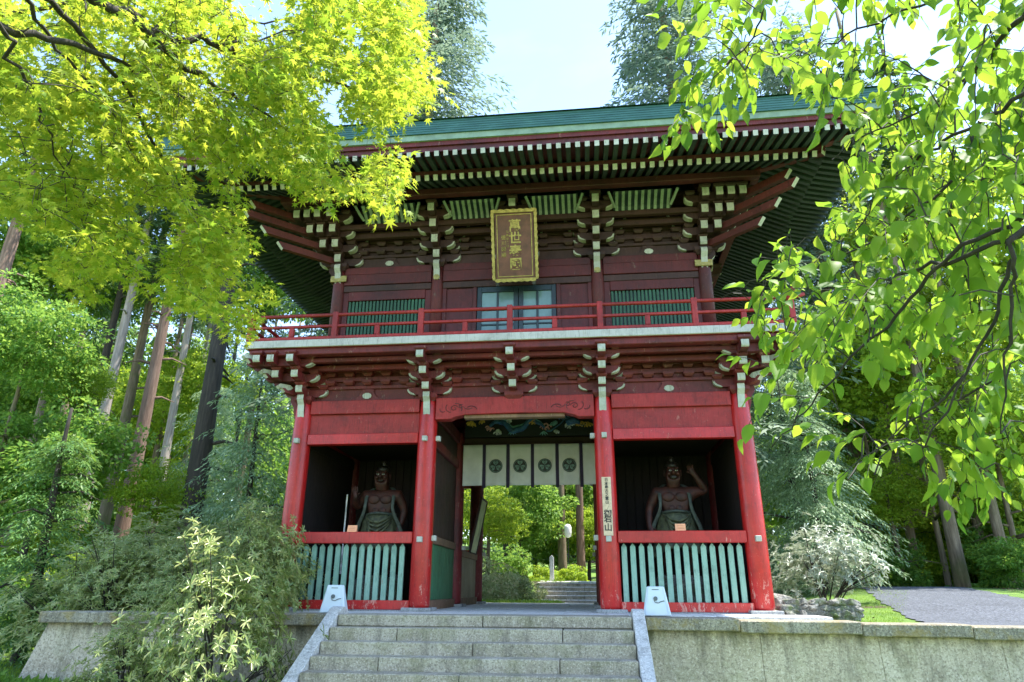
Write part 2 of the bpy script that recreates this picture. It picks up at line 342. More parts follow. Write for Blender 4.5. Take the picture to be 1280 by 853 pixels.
drape('path', [(6.05, -1.09), (6.9, 2), (8.3, 7), (9.8, 12), (11.2, 17), (11.5, 22)], [(9.8, -1.09), (10.0, 2), (11.3, 7), (12.4, 12), (13.6, 17), (13.8, 22)], M['gravelblue'], lift=0.018, label='blue grey gravel path curving up into the woods right of the gate')
drape('gravel_court', [(-3.2, 6.4), (-2.6, 8), (-1.2, 12), (-1.0, 16.2)], [(4.2, 6.4), (4.6, 8), (4.2, 12), (2.6, 16.2)], M['gravelpale'], lift=0.025, label='pale gravel court seen through the gate passage')
drape('upper_path', [(-1.0, 17.9), (-0.2, 20), (2.5, 24)], [(2.6, 17.9), (3.6, 20), (6, 24)], M['gravelpale'], lift=0.05, n=16, label='pale gravel path above the far stone steps')
# paved floor under the gate, laid in slabs
def floor_slabs():
    b = MB(); b.box(-4.7, 4.7, -1.05, 6.6, -0.30, -0.012); root = b.build('floor', M['floor'], kind='structure'); tag(root, 'pale stone paving under the gate')
    rows = [-1.05, 0.4, 1.9, 3.4, 4.9, 6.6]
    for i in range(5):
        cx = [-4.7, -3.1, -1.5, 0.0, 1.5, 3.1, 4.7] if i % 2 == 0 else [-4.7, -2.3, -0.8, 0.8, 2.3, 4.7]
        for a, c in zip(cx[:-1], cx[1:]): bx('slab', root, a+0.006, c-0.006, rows[i]+0.006, rows[i+1]-0.006, -0.10, random.uniform(-0.002, 0.002), M['floor'], 0.006)
floor_slabs()

# ---------------------------------------------------------------- retaining walls
def capz(x): return 0.0 if x < 2 else -0.016*(x-2)
def retaining(label, x0, x1, joints, batter_left=False):
    root = thing('retaining_wall', label, 'wall', ((x0+x1)/2, -1.2, -1.15)); ox, oy, oz = root.location
    js = [x0]+joints+[x1]
    for a, b_ in zip(js[:-1], js[1:]):
        z = capz((a+b_)/2); bx('coping_stone', root, a+0.004-ox, b_-0.004-ox, -1.56-oy, -1.05-oy, z-0.165-oz, z+random.uniform(-.003, .003)-oz, M['coping'], 0.014)
    k = max(2, round((x1-x0)/1.5)); 
    for i in range(k):
        a = x0+(x1-x0)*i/k; c = x0+(x1-x0)*(i+1)/k
        b = MB(); e = 0.30 if (batter_left and i == 0) else 0.0
        zt = capz((a+c)/2)-0.165
        ao = 0.08 if (batter_left and i == 0) else 0
        vs = [(a-e+0.002, -1.48, -1.3), (c-0.002, -1.48, -1.3), (c-0.002, -1.05, -1.3), (a-e+0.002, -1.05, -1.3), (a+ao+0.002, -1.42, zt), (c-0.002, -1.42, zt), (c-0.002, -1.05, zt), (a+ao+0.002, -1.05, zt)]
        b.add([(p[0]-ox, p[1]-oy, p[2]-oz) for p in vs], [(0, 3, 2, 1), (4, 5, 6, 7), (0, 1, 5, 4), (1, 2, 6, 5), (2, 3, 7, 6), (3, 0, 4, 7)])
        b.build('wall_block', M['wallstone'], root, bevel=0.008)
    return root
retaining('long low stone wall left of the stairs, mossy coping over rough grey face, behind the shrubs', -7.2, -2.56, [-5.9, -4.75, -3.6], True)
retaining('long low stone wall right of the stairs with lichen stained coping above a rough pale face', 2.02, 16.0, [3.3, 4.9, 6.3, 7.9, 9.6, 11.4, 13.4])

# ---------------------------------------------------------------- front stairs
st = thing('stone_staircase', 'worn grey granite stairs with white side slopes leading up to the red gate', 'stairs', (-0.25, -1.7, -1.15))
ox, oy, oz = st.location
def stairs_px(px, i): # a joint seen at px on the i-th riser
    return PY(px, 790, -1.7-0.3*i)[0]
X0, X1 = -2.38, 1.83
jn = [[603], [496, 703], [591], [475, 699], [575], [500, 700], [590]]
for i in range(7):
    y0 = -1.70-0.30*i; zt = -0.157*i
    js = [X0]+[stairs_px(p, i) for p in jn[i]]+[X1]
    back = -1.05 if i == 0 else y0+0.33
    for a, b_ in zip(js[:-1], js[1:]):
        bx('step_stone', st, a+0.005-ox, b_-0.005-ox, y0+random.uniform(-.004, .004)-oy, back-oy, zt-0.152-(0.05 if i else 0)-oz, zt+random.uniform(-.004, .002)-oz, M['granite'], 0.012)
def cheek(x0, x1):
    b = MB(); prof = [(-1.22, 0.03), (-1.42, 0.10), (-1.55, 0.08), (-3.72, -1.13), (-3.72, -1.22), (-3.40, -1.22), (-1.55, -0.19), (-1.22, -0.16)]
    b.prism([(y-oy, z-oz) for y, z in prof], x0-ox, x1-ox, 'x'); b.build('side_slope', M['cheek'], st, bevel=0.01)
    b = MB(); prof = [(-1.50, -0.20), (-3.30, -1.19), (-1.50, -1.19)]
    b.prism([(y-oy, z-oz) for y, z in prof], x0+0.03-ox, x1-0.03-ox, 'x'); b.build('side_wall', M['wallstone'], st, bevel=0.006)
cheek(-2.565, -2.385); cheek(1.835, 2.005)

# far steps behind the gate
fs = thing('far_steps', 'small flight of pale stone steps behind the gate leading up to the wooded path', 'steps', (0.9, 16.5, -0.2))
for i in range(5):
    for a, b_ in ((-0.85, 1.05), (1.06, 3.2)) if i % 2 else ((-0.85, 0.35), (0.36, 2.0), (2.01, 3.2)):
        bx('step_stone', fs, a-0.9, b_-0.9, -0.5+0.36*i, 0.0+0.36*i, 0.0+0.16*i, 0.118+0.16*i, M['granite'], 0.012)
        bx('lit_tread', fs, a-0.9, b_-0.9, -0.55+0.36*i, -0.12+0.36*i, 0.12+0.16*i, 0.16+0.16*i, M['cheek'], 0.008)  # paler top layer, light falling on the treads put into the stone colour

# rough boulder kerb right of the gate
rw = thing('boulder_wall', 'short rough wall of mossy rounded boulders at the right foot of the gate', 'stone wall', (4.95, 0.2, -0.05))
def rock_mesh(seed, s=(1, 1, 1)):
    bm = bmesh.new(); bmesh.ops.create_icosphere(bm, subdivisions=3, radius=1)
    for v in bm.verts:
        n = noise.noise(v.co*1.1+Vector((seed*7.1, 0, 0))); v.co *= (1+0.42*n+.10*noise.noise(v.co*3.3+Vector((0, seed*5.0, 0)))); v.co = Vector((v.co.x*s[0], v.co.y*s[1], v.co.z*s[2]))
        for k in range(3): v.co[k] = max(-0.8*s[k], min(0.8*s[k], v.co[k]))
    me = bpy.data.meshes.new('rock'); bm.to_mesh(me); bm.free(); me.materials.append(M['rock']); return me
rocks = [rock_mesh(i) for i in range(5)]
x = 4.22; k = 0
for row in range(3):
    x = 4.26+0.05*row
    while x < 5.30:
        w_ = random.uniform(.07, .115); x += w_*0.82
        ob('boulder', rocks[k % 5], rw, (x-4.95, random.uniform(-.03, .03)-0.32, 0.05+0.088*row), (random.uniform(-.3, .3), random.uniform(-.3, .3), random.uniform(0, 3)), (w_*1.10, 0.17, random.uniform(.058, .075))); k += 1; x += w_*0.82
b = MB(); b.box(-0.72, 0.45, -0.40, -0.05, -0.05, 0.20); b.build('mortar_core', M['rock'], rw, bevel=0.03)
rk = ob('boulder', rocks[2], None, (4.55, 1.1, 0.16), (0.1, 0.2, 0.7), (0.26, 0.2, 0.16)); tag(rk, 'pale rounded boulder lying just behind the right corner of the gate', 'rock')
# ================================================================ the gate
gate = thing('temple_gate', 'two storey red lacquered temple gate with green copper roof, balcony and white tipped brackets', 'gate', (0, 2.9, 0))
GY = 2.9
def G(name, x0, x1, y0, y1, z0, z1, mat, bevel=0.008, parent=None): return bx(name, parent or gate, x0, x1, y0-GY, y1-GY, z0, z1, mat, bevel)
def gp(b, name, mat, bevel=0, smooth=False, parent=None, kind=None):
    return b.build(name, mat, parent or gate, (0, -GY, 0), bevel=bevel, smooth=smooth, kind=kind)
CX = (-4.0, -1.6, 1.6, 4.0); CY = (0.0, 2.9, 5.8); R0 = 0.172
# ---- columns
cb = MB(); cb.lathe([(R0*0.97, 0.05), (R0*1.03, 0.10), (R0*1.02, 1.6), (R0*0.99, 3.0), (R0*0.93, 3.50), (R0*0.80, 3.64), (R0*0.72, 3.66)], 28)
cme = cb.mesh('column', M['red'], smooth=False); 
for p in cme.polygons: p.use_smooth = len(p.vertices) == 4
pb = MB(); pb.box(-.25, .25, -.25, .25, -0.004, 0.055); pme = pb.mesh('base_stone', M['base'], 0.01)
eb = MB(); eb.box(-.045, .045, -.04, .045, -.045, .045); eme = eb.mesh('beam_end', M['white'], 0.006)
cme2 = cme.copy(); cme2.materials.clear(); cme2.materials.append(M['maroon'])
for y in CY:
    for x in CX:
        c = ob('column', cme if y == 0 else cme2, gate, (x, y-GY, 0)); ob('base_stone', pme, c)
        for z in (2.885, 1.14):
            if y == 0: ob('beam_end', eme, c, (0, -0.205, z))
            if abs(x) == 1.6: ob('beam_end', eme, c, (-0.205*np.sign(x), 0, z+0.03), (0, 0, -PI/2*np.sign(x)))
            if abs(x) == 4 and y: ob('beam_end', eme, c, (0.205*np.sign(x), 0, z+0.03), (0, 0, PI/2*np.sign(x)))
# ---- side bays, front face
def bay_front(xa, xb, ra=R0, mir=1):
    G('head_beam', xa, xb, -.105, .06, 3.40, 3.655, M['redpanel'])
    G('upper_panel', xa, xb, -.045, .02, 3.02, 3.40, M['redpanel'])
    G('lintel', xa, xb, -.10, .06, 2.83, 3.02, M['red'])
    G('rail', xa, xb, -.115, .05, 1.085, 1.275, M['red'])
    G('bottom_rail', xa, xb, -.10, .06, 0.02, 0.165, M['red'])
    G('sill_stone', xa-.02, xb+.02, -.16, .12, -0.004, 0.018, M['base'])
for xa, xb in ((-4+R0*.9, -1.6-R0*.9), (1.6+R0*.9, 4-R0*.9)): bay_front(xa, xb)
sb = MB(); sb.add([(-.043, -.022, 0), (.043, -.022, 0), (.043, .022, 0), (-.043, .022, 0), (-.043, -.022, .86), (.043, -.022, .86), (.043, .022, .86), (-.043, .022, .86), (0.0, -.0, .925)],
    [(0, 3, 2, 1), (0, 1, 5, 4), (1, 2, 6, 5), (2, 3, 7, 6), (3, 0, 4, 7), (4, 5, 8), (5, 6, 8), (6, 7, 8), (7, 4, 8)])
sme = sb.mesh('slat', M['palegreen'])
for k in range(14):
    ob('slat', sme, gate, (-3.80+0.1431*k, -0.02-GY, 0.163), (0, 0, random.uniform(-.04, .04)))
    ob('slat', sme, gate, (1.84+0.1438*k+0.01, -0.02-GY, 0.163), (0, 0, random.uniform(-.04, .04)))
# ---- centre bay: rainbow beam with carved swirls
b = MB(); L_ = 1.6-R0*.9
prof = [(-L_, 3.655), (L_, 3.655), (L_, 3.25), (L_-.28, 3.25), (L_-.36, 3.29), (L_-.55, 3.33), (0, 3.345), (-L_+.55, 3.33), (-L_+.36, 3.29), (-L_+.28, 3.25), (-L_, 3.25)]
b.prism(prof, -.12, .09, 'y'); cbm = gp(b, 'carved_beam', M['redpanel'], bevel=0.008)
def swirl(cx, flip):
    for (r0, t0, t1, dx, dz, k_) in ((.080, 0, 8.2, 0, 0, .105), (.055, 0.8, 7.2, .13, .03, .12), (.12, 2.4, 4.6, -.04, .01, .04), (.13, -0.6, 1.7, .02, .0, .05), (.10, 3.3, 5.6, .27, .05, .08), (.12, 0.2, 2.4, .31, -.05, .08), (.07, 2.6, 5.4, -.20, -.02, .1)):
        pts = [(cx+flip*(dx+math.cos(t)*r0*max(.12, 1-k_*(t-t0))), -.121, 3.45+dz+.8*math.sin(t)*r0*max(.12, 1-k_*(t-t0))) for t in np.linspace(t0, t1, 16)]
        b = MB(); b.tube(pts, [.003]+[.0085]*14+[.002], 5); gp(b, 'carved_swirl', M['upmaroon'])
swirl(-1.10, 1); swirl(1.10, -1)
G('beam_underside_board', -.92, .92, -.06, .10, 3.27, 3.338, M['brownwood'])
# ---- walls of the guardian niches and the passage
for s in (-1, 1):
    xo, xi = s*4.0, s*1.6
    # outer side walls, boards
    for (ya, yb) in ((0+R0, 2.9-R0), (2.9+R0, 5.8-R0)):
        n = 9
        for k in range(n):
            a = ya+(yb-ya)*k/n; c = ya+(yb-ya)*(k+1)/n
            G('wall_board', xo-.035, xo+.035, a+.003, c-.003, .16, 2.84, M['maroon'], .005)
        for z0, z1, d in ((2.83, 3.02, .09), (1.10, 1.26, .09), (.02, .165, .09), (3.40, 3.655, .09)):
            G('side_beam', *sorted((xo, xo+s*d)), ya, yb, z0, z1, M['red']); G('side_beam', *sorted((xo-s*.002, xo-s*d)), ya, yb, z0, z1, M['nicheboard'])  # inner halves near black, the niche shade is put into their colour
        G('side_panel', xo-.04, xo+.04, ya, yb, 3.02, 3.40, M['redpanel'])
    # passage walls
    ya, yb = R0, 2.9-R0
    n = 8
    for k in range(n):
        a = ya+(yb-ya)*k/n; c = ya+(yb-ya)*(k+1)/n
        G('wainscot_board', xi-.03, xi+.03, a+.003, c-.003, .16, 1.12, M['green'], .005)
        G('wall_board', xi-.025, xi+.025, a+.003, c-.003, 1.26, 2.84, M['darkwood'], .005)
    G('brown_rail', xi-.07, xi+.07, ya, yb, 1.12, 1.26, M['brownwood'])
    G('passage_beam', xi-.08, xi+.08, ya, yb, 2.84, 3.02, M['maroon']); G('bottom_rail', xi-.08, xi+.08, ya, yb, 0.0, .16, M['brownwood'])
    G('passage_panel', xi-.03, xi+.03, ya, yb, 3.02, 3.40, M['darkwood']); G('passage_beam', xi-.085, xi+.085, ya, yb, 3.40, 3.65, M['maroon'])
    ya, yb = 2.9+R0, 5.8-R0
    for k in range(n):
        a = ya+(yb-ya)*k/n; c = ya+(yb-ya)*(k+1)/n
        G('wainscot_board', xi-.03, xi+.03, a+.003, c-.003, .16, 1.02, M['beige'], .005)
    G('brown_rail', xi-.07, xi+.07, ya, yb, 1.02, 1.16, M['brownwood']); G('bottom_rail', xi-.08, xi+.08, ya, yb, 0.0, .16, M['brownwood'])
    G('passage_beam', xi-.08, xi+.08, ya, yb, 2.84, 3.02, M['maroon']); G('passage_panel', xi-.03, xi+.03, ya, yb, 3.02, 3.65, M['darkwood'])
    # niche back wall and ceiling
    lo, hi = sorted((xo-s*R0*.9, xi+s*R0*.9)); n = 12
    for k in range(n):
        a = lo+(hi-lo)*k/n; c = lo+(hi-lo)*(k+1)/n
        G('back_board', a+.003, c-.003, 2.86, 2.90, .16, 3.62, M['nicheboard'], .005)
    G('light_gap_backing', lo, hi, 2.905, 2.94, .03, 3.62, M['nicheboard'])  # added behind the boards to stop light showing through their gaps
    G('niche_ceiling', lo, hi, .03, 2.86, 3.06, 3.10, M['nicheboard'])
    for q in (xo-s*.06, xi+s*.045): G('niche_shade_lining', q-.008, q+.008, .19, 2.72, .17, 3.05, M['nicheboard'], .002); G('niche_floor', lo, hi, .07, 2.86, -.002, .03, M['base'])  # dark sheets added inside the side boards, closing light gaps, coloured as shade
    G('rear_beam', lo, hi, 5.72, 5.88, 3.40, 3.65, M['red']); G('rear_beam', lo, hi, 5.72, 5.88, 2.83, 3.02, M['red']); G('rear_rail', lo, hi, 5.72, 5.88, 1.09, 1.27, M['red'])
    for z0, z1 in ((3.02, 3.40), (.02, 1.09)): G('rear_panel', lo, hi, 5.77, 5.83, z0, z1, M['maroon'])
# passage ceiling, middle and rear row beams
for k in range(14):
    G('ceiling_board', -1.5, 1.5, .1+k*.405, .1+k*.405+.40, 4.06, 4.09, M['darkwood'], .004)
G('transom_beam', -1.43, 1.43, 2.82, 2.98, 3.37, 3.52, M['darkwood']); G('transom_board', -1.43, 1.43, 2.90, 2.94, 3.52, 4.06, M['darkwood'])
G('rear_beam', -1.43, 1.43, 5.72, 5.88, 3.18, 3.40, M['maroon']); G('rear_panel', -1.43, 1.43, 5.77, 5.83, 3.40, 3.66, M['maroon'])

# ---- bracket sets
def prof_arm(L, h, cut=0.06, n=4):      # side view of a boat shaped arm lying along +u: outline (u,z)
    pts = [(-.08, 0)]+[(L-cut*1.6+cut*1.6*math.sin(PI/2*k/n), cut*1.1*(1-math.cos(PI/2*k/n))) for k in range(n+1)]+[(L, h), (-.08, h)]
    return pts
def masu(w=.19, h=.095, mat='maroon', hb=.5):
    b = MB(); a, c = w/2, w/2*.66; z1 = h*(1-hb)
    vs = [(-c, -c, 0), (c, -c, 0), (c, c, 0), (-c, c, 0), (-a, -a, z1), (a, -a, z1), (a, a, z1), (-a, a, z1), (-a, -a, h), (a, -a, h), (a, a, h), (-a, a, h)]
    fs = [(0, 3, 2, 1), (8, 9, 10, 11)]+[(i, (i+1) % 4, (i+1) % 4+4, i+4) for i in range(4)]+[(i+4, (i+1) % 4+4, (i+1) % 4+8, i+8) for i in range(4)]
    b.add(vs, fs); return b.mesh('bearing_block', M[mat])
def fwd_arm(L, w, h, mat):               # points to -y, white end
    b = MB(); p = prof_arm(L, h); pts = [(-u, z) for u, z in p]
    caps = {len(pts)*0+5: 1}; b.prism(pts, -w/2, w/2, 'x', 0, {5: 1, 4: 1, 3: 1}); return b.mesh('bracket_arm', [M[mat], M['white']])
def lat_arm(L, w, h, mat):               # along x, both tips white on the curved underside
    b = MB(); n = 4; cut = .10
    r = [(L-cut*1.6+cut*1.6*math.sin(PI/2*k/n), cut*(1-math.cos(PI/2*k/n))) for k in range(n+1)]
    pts = [(-x, z) for x, z in r[::-1]]+r+[(L, h), (-L, h)]
    caps = {0: 1, 1: 1, 2: 1, 6: 1, 7: 1, 8: 1, 9: 1, 11: 1}
    b.prism(pts, -w/2, w/2, 'y', 0, caps)
    for sg in (-1, 1):      # painted tips, proud of the face
        rim = [(x+.003, z-.003) for x, z in r]+[(L+.003, h*.75)]; inn = [(x-.024, z+.018) for x, z in r][1:]+[(L-.022, h*.70)]
        poly = [(sg*x, z) for x, z in rim+inn[::-1]]; b.prism(poly, -w/2-.004, w/2+.004, 'y', 1)
    return b.mesh('bracket_arm', [M[mat], M['white']])
class Kit: pass
def kit(mat, h, step, z0):
    K = Kit(); K.mat = mat; K.h = h; K.step = step; K.z0 = z0; K.blk = masu(.19, .085, mat); K.big = masu(.34, .15, mat); K.top = masu(.21, .08, mat)
    K.lat = lat_arm(.42, .105, h*.95, mat); K.lats = lat_arm(.33, .105, h*.95, mat); K.fa = {}; return K
def fa(K, L):
    L = round(L, 3)
    if L not in K.fa: K.fa[L] = fwd_arm(L, .13, K.h, K.mat)
    return K.fa[L]
def bracket_set(K, name, label, x, y, rz, tiers, y0, nose=None, corner=0, parent=None):
    r = bpy.data.objects.new(name, None); lk(r, gate); r.location = (x, y-GY, K.z0); r.rotation_euler = (0, 0, rz)
    def P(nm, me, loc, rot=(0, 0, 0), sc=(1, 1, 1)): return ob(nm, me, r, loc, rot, sc)
    if K.cap: P('bearing_block', K.big, (0, 0, -.065))
    for t in range(tiers):
        z = K.t0+K.dz*t; yo = y0+K.step*t
        P('bracket_arm', fa(K, yo), (0, 0, z))
        P('bearing_block', K.top if t == tiers-1 else K.blk, (0, -yo+.10, z+K.h))
        P('bracket_arm', K.lats if t else K.lat, (0, 0, z+(0 if t < 2 else 0)), sc=(1+.25*t, 1, 1))
        for sx in (-1, 1): P('bearing_block', K.blk, (sx*(.34 if t == 0 else .27*(1+.25*t)), 0, z+K.h))
        if t:
            yy = -(yo-K.step+.0)+.10
            P('bracket_arm', K.lats, (0, yy, z+.01))
            for sx in (-1, 1): P('bearing_block', K.blk, (sx*.25, yy, z+K.h+.005))
    if nose: P('beam_nose', nose, (0, 0, 0))
    if corner:
        c = corner
        for t in range(tiers):      # arms to the side, arms along the diagonal, extra front ends
            z = K.t0+K.dz*t; yo = y0+K.step*t
            P('bracket_arm', fa(K, yo), (0, 0, z+.002), (0, 0, c*PI/2))
            P('bearing_block', K.top if t == tiers-1 else K.blk, (c*(yo-.10), 0, z+K.h), (0, 0, 0))
            P('diagonal_arm', K.diag[t], (0, 0, z), (0, 0, c*PI/4))
            for j in range(1, t+1):
                P('bracket_arm', fa(K, yo), (c*(y0+K.step*(j-1)-.02+.0), 0, z), (0, 0, 0)); P('bracket_arm', fa(K, yo), (0, -(y0+K.step*(j-1)-.02), z), (0, 0, c*PI/2))
                P('bearing_block', K.top if t == tiers-1 else K.blk, (c*(y0+K.step*(j-1)-.02), -yo+.10, z+K.h))
                P('bearing_block', K.top if t == tiers-1 else K.blk, (c*(yo-.10), -(y0+K.step*(j-1)-.02), z+K.h))
        if nose: P('beam_nose', nose, (0, 0, 0), (0, 0, c*PI/2))
    return r
def diag_arm(L, h, mat):
    # diagonal arm with a cloud shaped pale end (local -y outward)
    b = MB(); p = [(-.08, 0), (L-.20, 0), (L-.06, .03), (L, .09), (L+.02, h*.80), (L-.03, h), (-.08, h)]
    b.prism([(-u, z) for u, z in p], -.06, .06, 'x', 0, {2: 1, 3: 1})
    cl = [(L-.16, h*.55), (L-.10, h*.45), (L-.05, h*.7), (L+.04, h*.62), (L+.09, h*.9), (L+.05, h*1.15), (L-.14, h*1.15), (L-.20, h*.85)]
    b.prism([(-u, z) for u, z in cl], -.07, .07, 'x', 1); return b.mesh('diagonal_arm', [M[mat], M['white']])
def nose_mesh(z1, z0_, d, mat):           # S curved beam nose with white front, local z relative to kit base
    b = MB(); H_ = z1-z0_
    f = [(-d-.06, z1), (-d-.12, z1-H_*.12), (-d-.12, z1-H_*.3), (-d-.05, z1-H_*.5), (-d-.035, z1-H_*.75), (-d-.0, z0_)]
    pts = f+[(-.10, z0_), (-.10, z1)]
    b.prism(pts, -.062, .062, 'x', 0, {i: 1 for i in range(5)}); return b.mesh('beam_nose', [M[mat], M['white']])
KL = kit('maroon', .145, .265, 3.66); KL.cap = True; KL.t0 = .09; KL.dz = .215; KL.diag = [diag_arm((.38+.265*t)*1.32, .15, 'maroon') for t in range(3)]
noseL = nose_mesh(.13, -.32, .16, 'maroon')
for x in CX: bracket_set(KL, 'lower_bracket_set', '', x, 0, 0, 3, .39, noseL, corner=(1 if x > 3 else (-1 if x < -3 else 0)))
bracket_set(KL, 'lower_bracket_set', '', 0, 0, 0, 3, .39)
for s in (-1, 1):
    for y in (2.9,): bracket_set(KL, 'lower_bracket_set', '', s*4, y, s*PI/2, 3, .39, noseL)
    bracket_set(KL, 'lower_bracket_set', '', s*4, 5.8, s*PI/2, 3, .39, noseL)
    bracket_set(KL, 'lower_bracket_set', '', s*1.6, 5.8, PI, 3, .39, noseL)
# wall zone between the lower sets: board, plate beams, block rows, frog-leg struts
def zone(x0, x1, y, z0, mat, nblk, K, oval, wallh=.30, rows=((.30, .085), (.47, .085)), beams=((.385, .47), (.555, .64))):
    G('wall_panel', x0, x1, y+.0, y+.05, z0, z0+.80, M[mat], .004)
    G('wall_plate', x0, x1, y-.05, y+.0-.002, z0+.235, z0+.30, M[mat], .006)
    for a, b_ in beams: G('wall_plate', x0, x1, y-.06, y-.002, z0+a, z0+b_, M[mat], .006)
    for zz, h in rows:
        for k in range(nblk):
            ob('bearing_block', K.blk, gate, (x0+(x1-x0)*(k+.5)/nblk, y-.05-GY, z0+zz))
    if oval:
        xc = (x0+x1)/2; b = MB()
        L = .34; out = [(-L, 0), (L, 0), (L*.9, .05), (L*.55, .075), (L*.36, .17), (.12, .225), (0, .235), (-.12, .225), (-L*.36, .17), (-L*.55, .075), (-L*.9, .05)]
        b.prism([(xc+p[0], z0+p[1]) for p in out], y-.04, y-.003, 'y'); fg = gp(b, 'frog_leg_strut', M[mat], bevel=.004)
        b = MB(); n = 20
        pts = [(xc+.083*(1+.10*abs(math.cos(5*t)))*math.cos(t), z0+.095+.055*(1+.10*abs(math.cos(5*t)))*math.sin(t)) for t in np.linspace(0, 2*PI, n, endpoint=False)]
        b.prism(pts, y-.058, y-.041, 'y'); o = b.build('crest_boss', M['white'], fg)
for x0, x1, ov, nb in ((-3.7, -1.9, True, 5), (-1.35, -.25, False, 2), (.25, 1.35, False, 2), (1.9, 3.7, True, 5)): zone(x0, x1, .02, 3.66, 'maroon', nb, KL, ov)
for x0, x1 in ((-4.0, -3.7), (-1.9, -1.35), (-.25, .25), (1.35, 1.9), (3.7, 4.0)): G('wall_panel', x0, x1, .03, .08, 3.66, 4.46, M['maroon'], .004)
for s in (-1, 1):
    G('wall_panel', s*4-.03, s*4+.03, .05, 5.85, 3.66, 4.46, M['maroon'], .004)
    for a, b_ in ((.235, .30), (.385, .47), (.555, .64)): G('wall_plate', s*4-.06, s*4+.06, .2, 5.6, 3.66+a, 3.66+b_, M['maroon'], .006)
G('wall_panel', -4, 4, 5.75, 5.8, 3.66, 4.46, M['maroon'], .004)
# balcony beams
def ring(name, e0, e1, z0, z1, mat, bevel=.008, parent=None):  # rectangular ring round the gate, e = distance out of the column lines
    G(name, -4-e1, 4+e1, -e1, -e0, z0, z1, mat, bevel, parent); G(name, -4-e1, 4+e1, 5.8+e0, 5.8+e1, z0, z1, mat, bevel, parent)
    G(name, -4-e1, -4-e0, -e0+.002, 5.8+e0-.002, z0, z1, mat, bevel, parent); G(name, 4+e0, 4+e1, -e0+.002, 5.8+e0-.002, z0, z1, mat, bevel, parent)
ring('bracket_purlin', .26, .36, 4.17, 4.27, M['maroon']); ring('bracket_purlin', .52, .62, 4.25, 4.33, M['maroon'])
ring('balcony_beam', .66, .83, 4.335, 4.455, M['maroon'], .012); ring('balcony_soffit', .0, .66, 4.40, 4.45, M['maroon'], .003)
ring('balcony_edge', .86, .905, 4.462, 4.60, M['edgewhite'], .006); ring('balcony_edge_lip', .80, .857, 4.456, 4.59, M['redpanel'], .004)
ring('balcony_floor', -.6, .80, 4.50, 4.585, M['redpanel'], .003)
# balcony railing
bal = gate
def rail(e, z0, z1, t, name):
    ring(name, e-t/2, e+t/2, z0, z1, M['redpanel'], .01)
rail(.85, 4.603, 4.665, .09, 'railing_foot'); rail(.85, 4.845, 4.895, .06, 'railing_middle')
b = MB()
def toprail(p, q, ext):
    p, q = Vector(p), Vector(q); d = (q-p).normalized()
    pts = [p-d*ext+Vector((0, 0, .05)), p-d*ext*.5+Vector((0, 0, .012)), p]+[p+(q-p)*k/6 for k in range(1, 6)]+[q, q+d*ext*.5+Vector((0, 0, .012)), q+d*ext+Vector((0, 0, .05))]
    b = MB(); b.tube(pts, .034, 10); gp(b, 'railing_top', M['redpanel'], smooth=True)
e = .85
toprail((-4-e, -e, 5.09), (4+e, -e, 5.09), .25); toprail((-4-e, 5.8+e, 5.09), (4+e, 5.8+e, 5.09), .25)
toprail((-4-e, -e, 5.11), (-4-e, 5.8+e, 5.11), .25); toprail((4+e, -e, 5.11), (4+e, 5.8+e, 5.11), .25)
def posts(pts):
    for (x, y, full) in pts:
        if full: G('railing_post', x-.05, x+.05, y-.05, y+.05, 4.60, 5.14, M['redpanel'], .01)
        else: G('railing_strut', x-.045, x+.045, y-.035, y+.035, 4.665, 4.845, M['redpanel'], .01)
pl = [(-4.85+1.6167*k*1.0, -e, True) for k in range(7)]; pl = [(x, -e, True) for x in (-4.85, -3.23, -1.62, 0, 1.60, 3.23, 4.85)]+[(x, -e, False) for x in (-4.05, -2.43, -.81, .80, 2.42, 4.05)]
posts(pl); posts([(x, 5.8+e, f) for x, y, f in pl])
posts([(s*4.85, y, True) for s in (-1, 1) for y in (0.35, 1.62, 2.9, 4.18, 5.45)]+[(s*4.85, y, False) for s in (-1, 1) for y in (-.25, .98, 2.26, 3.54, 4.8, 6.05)])

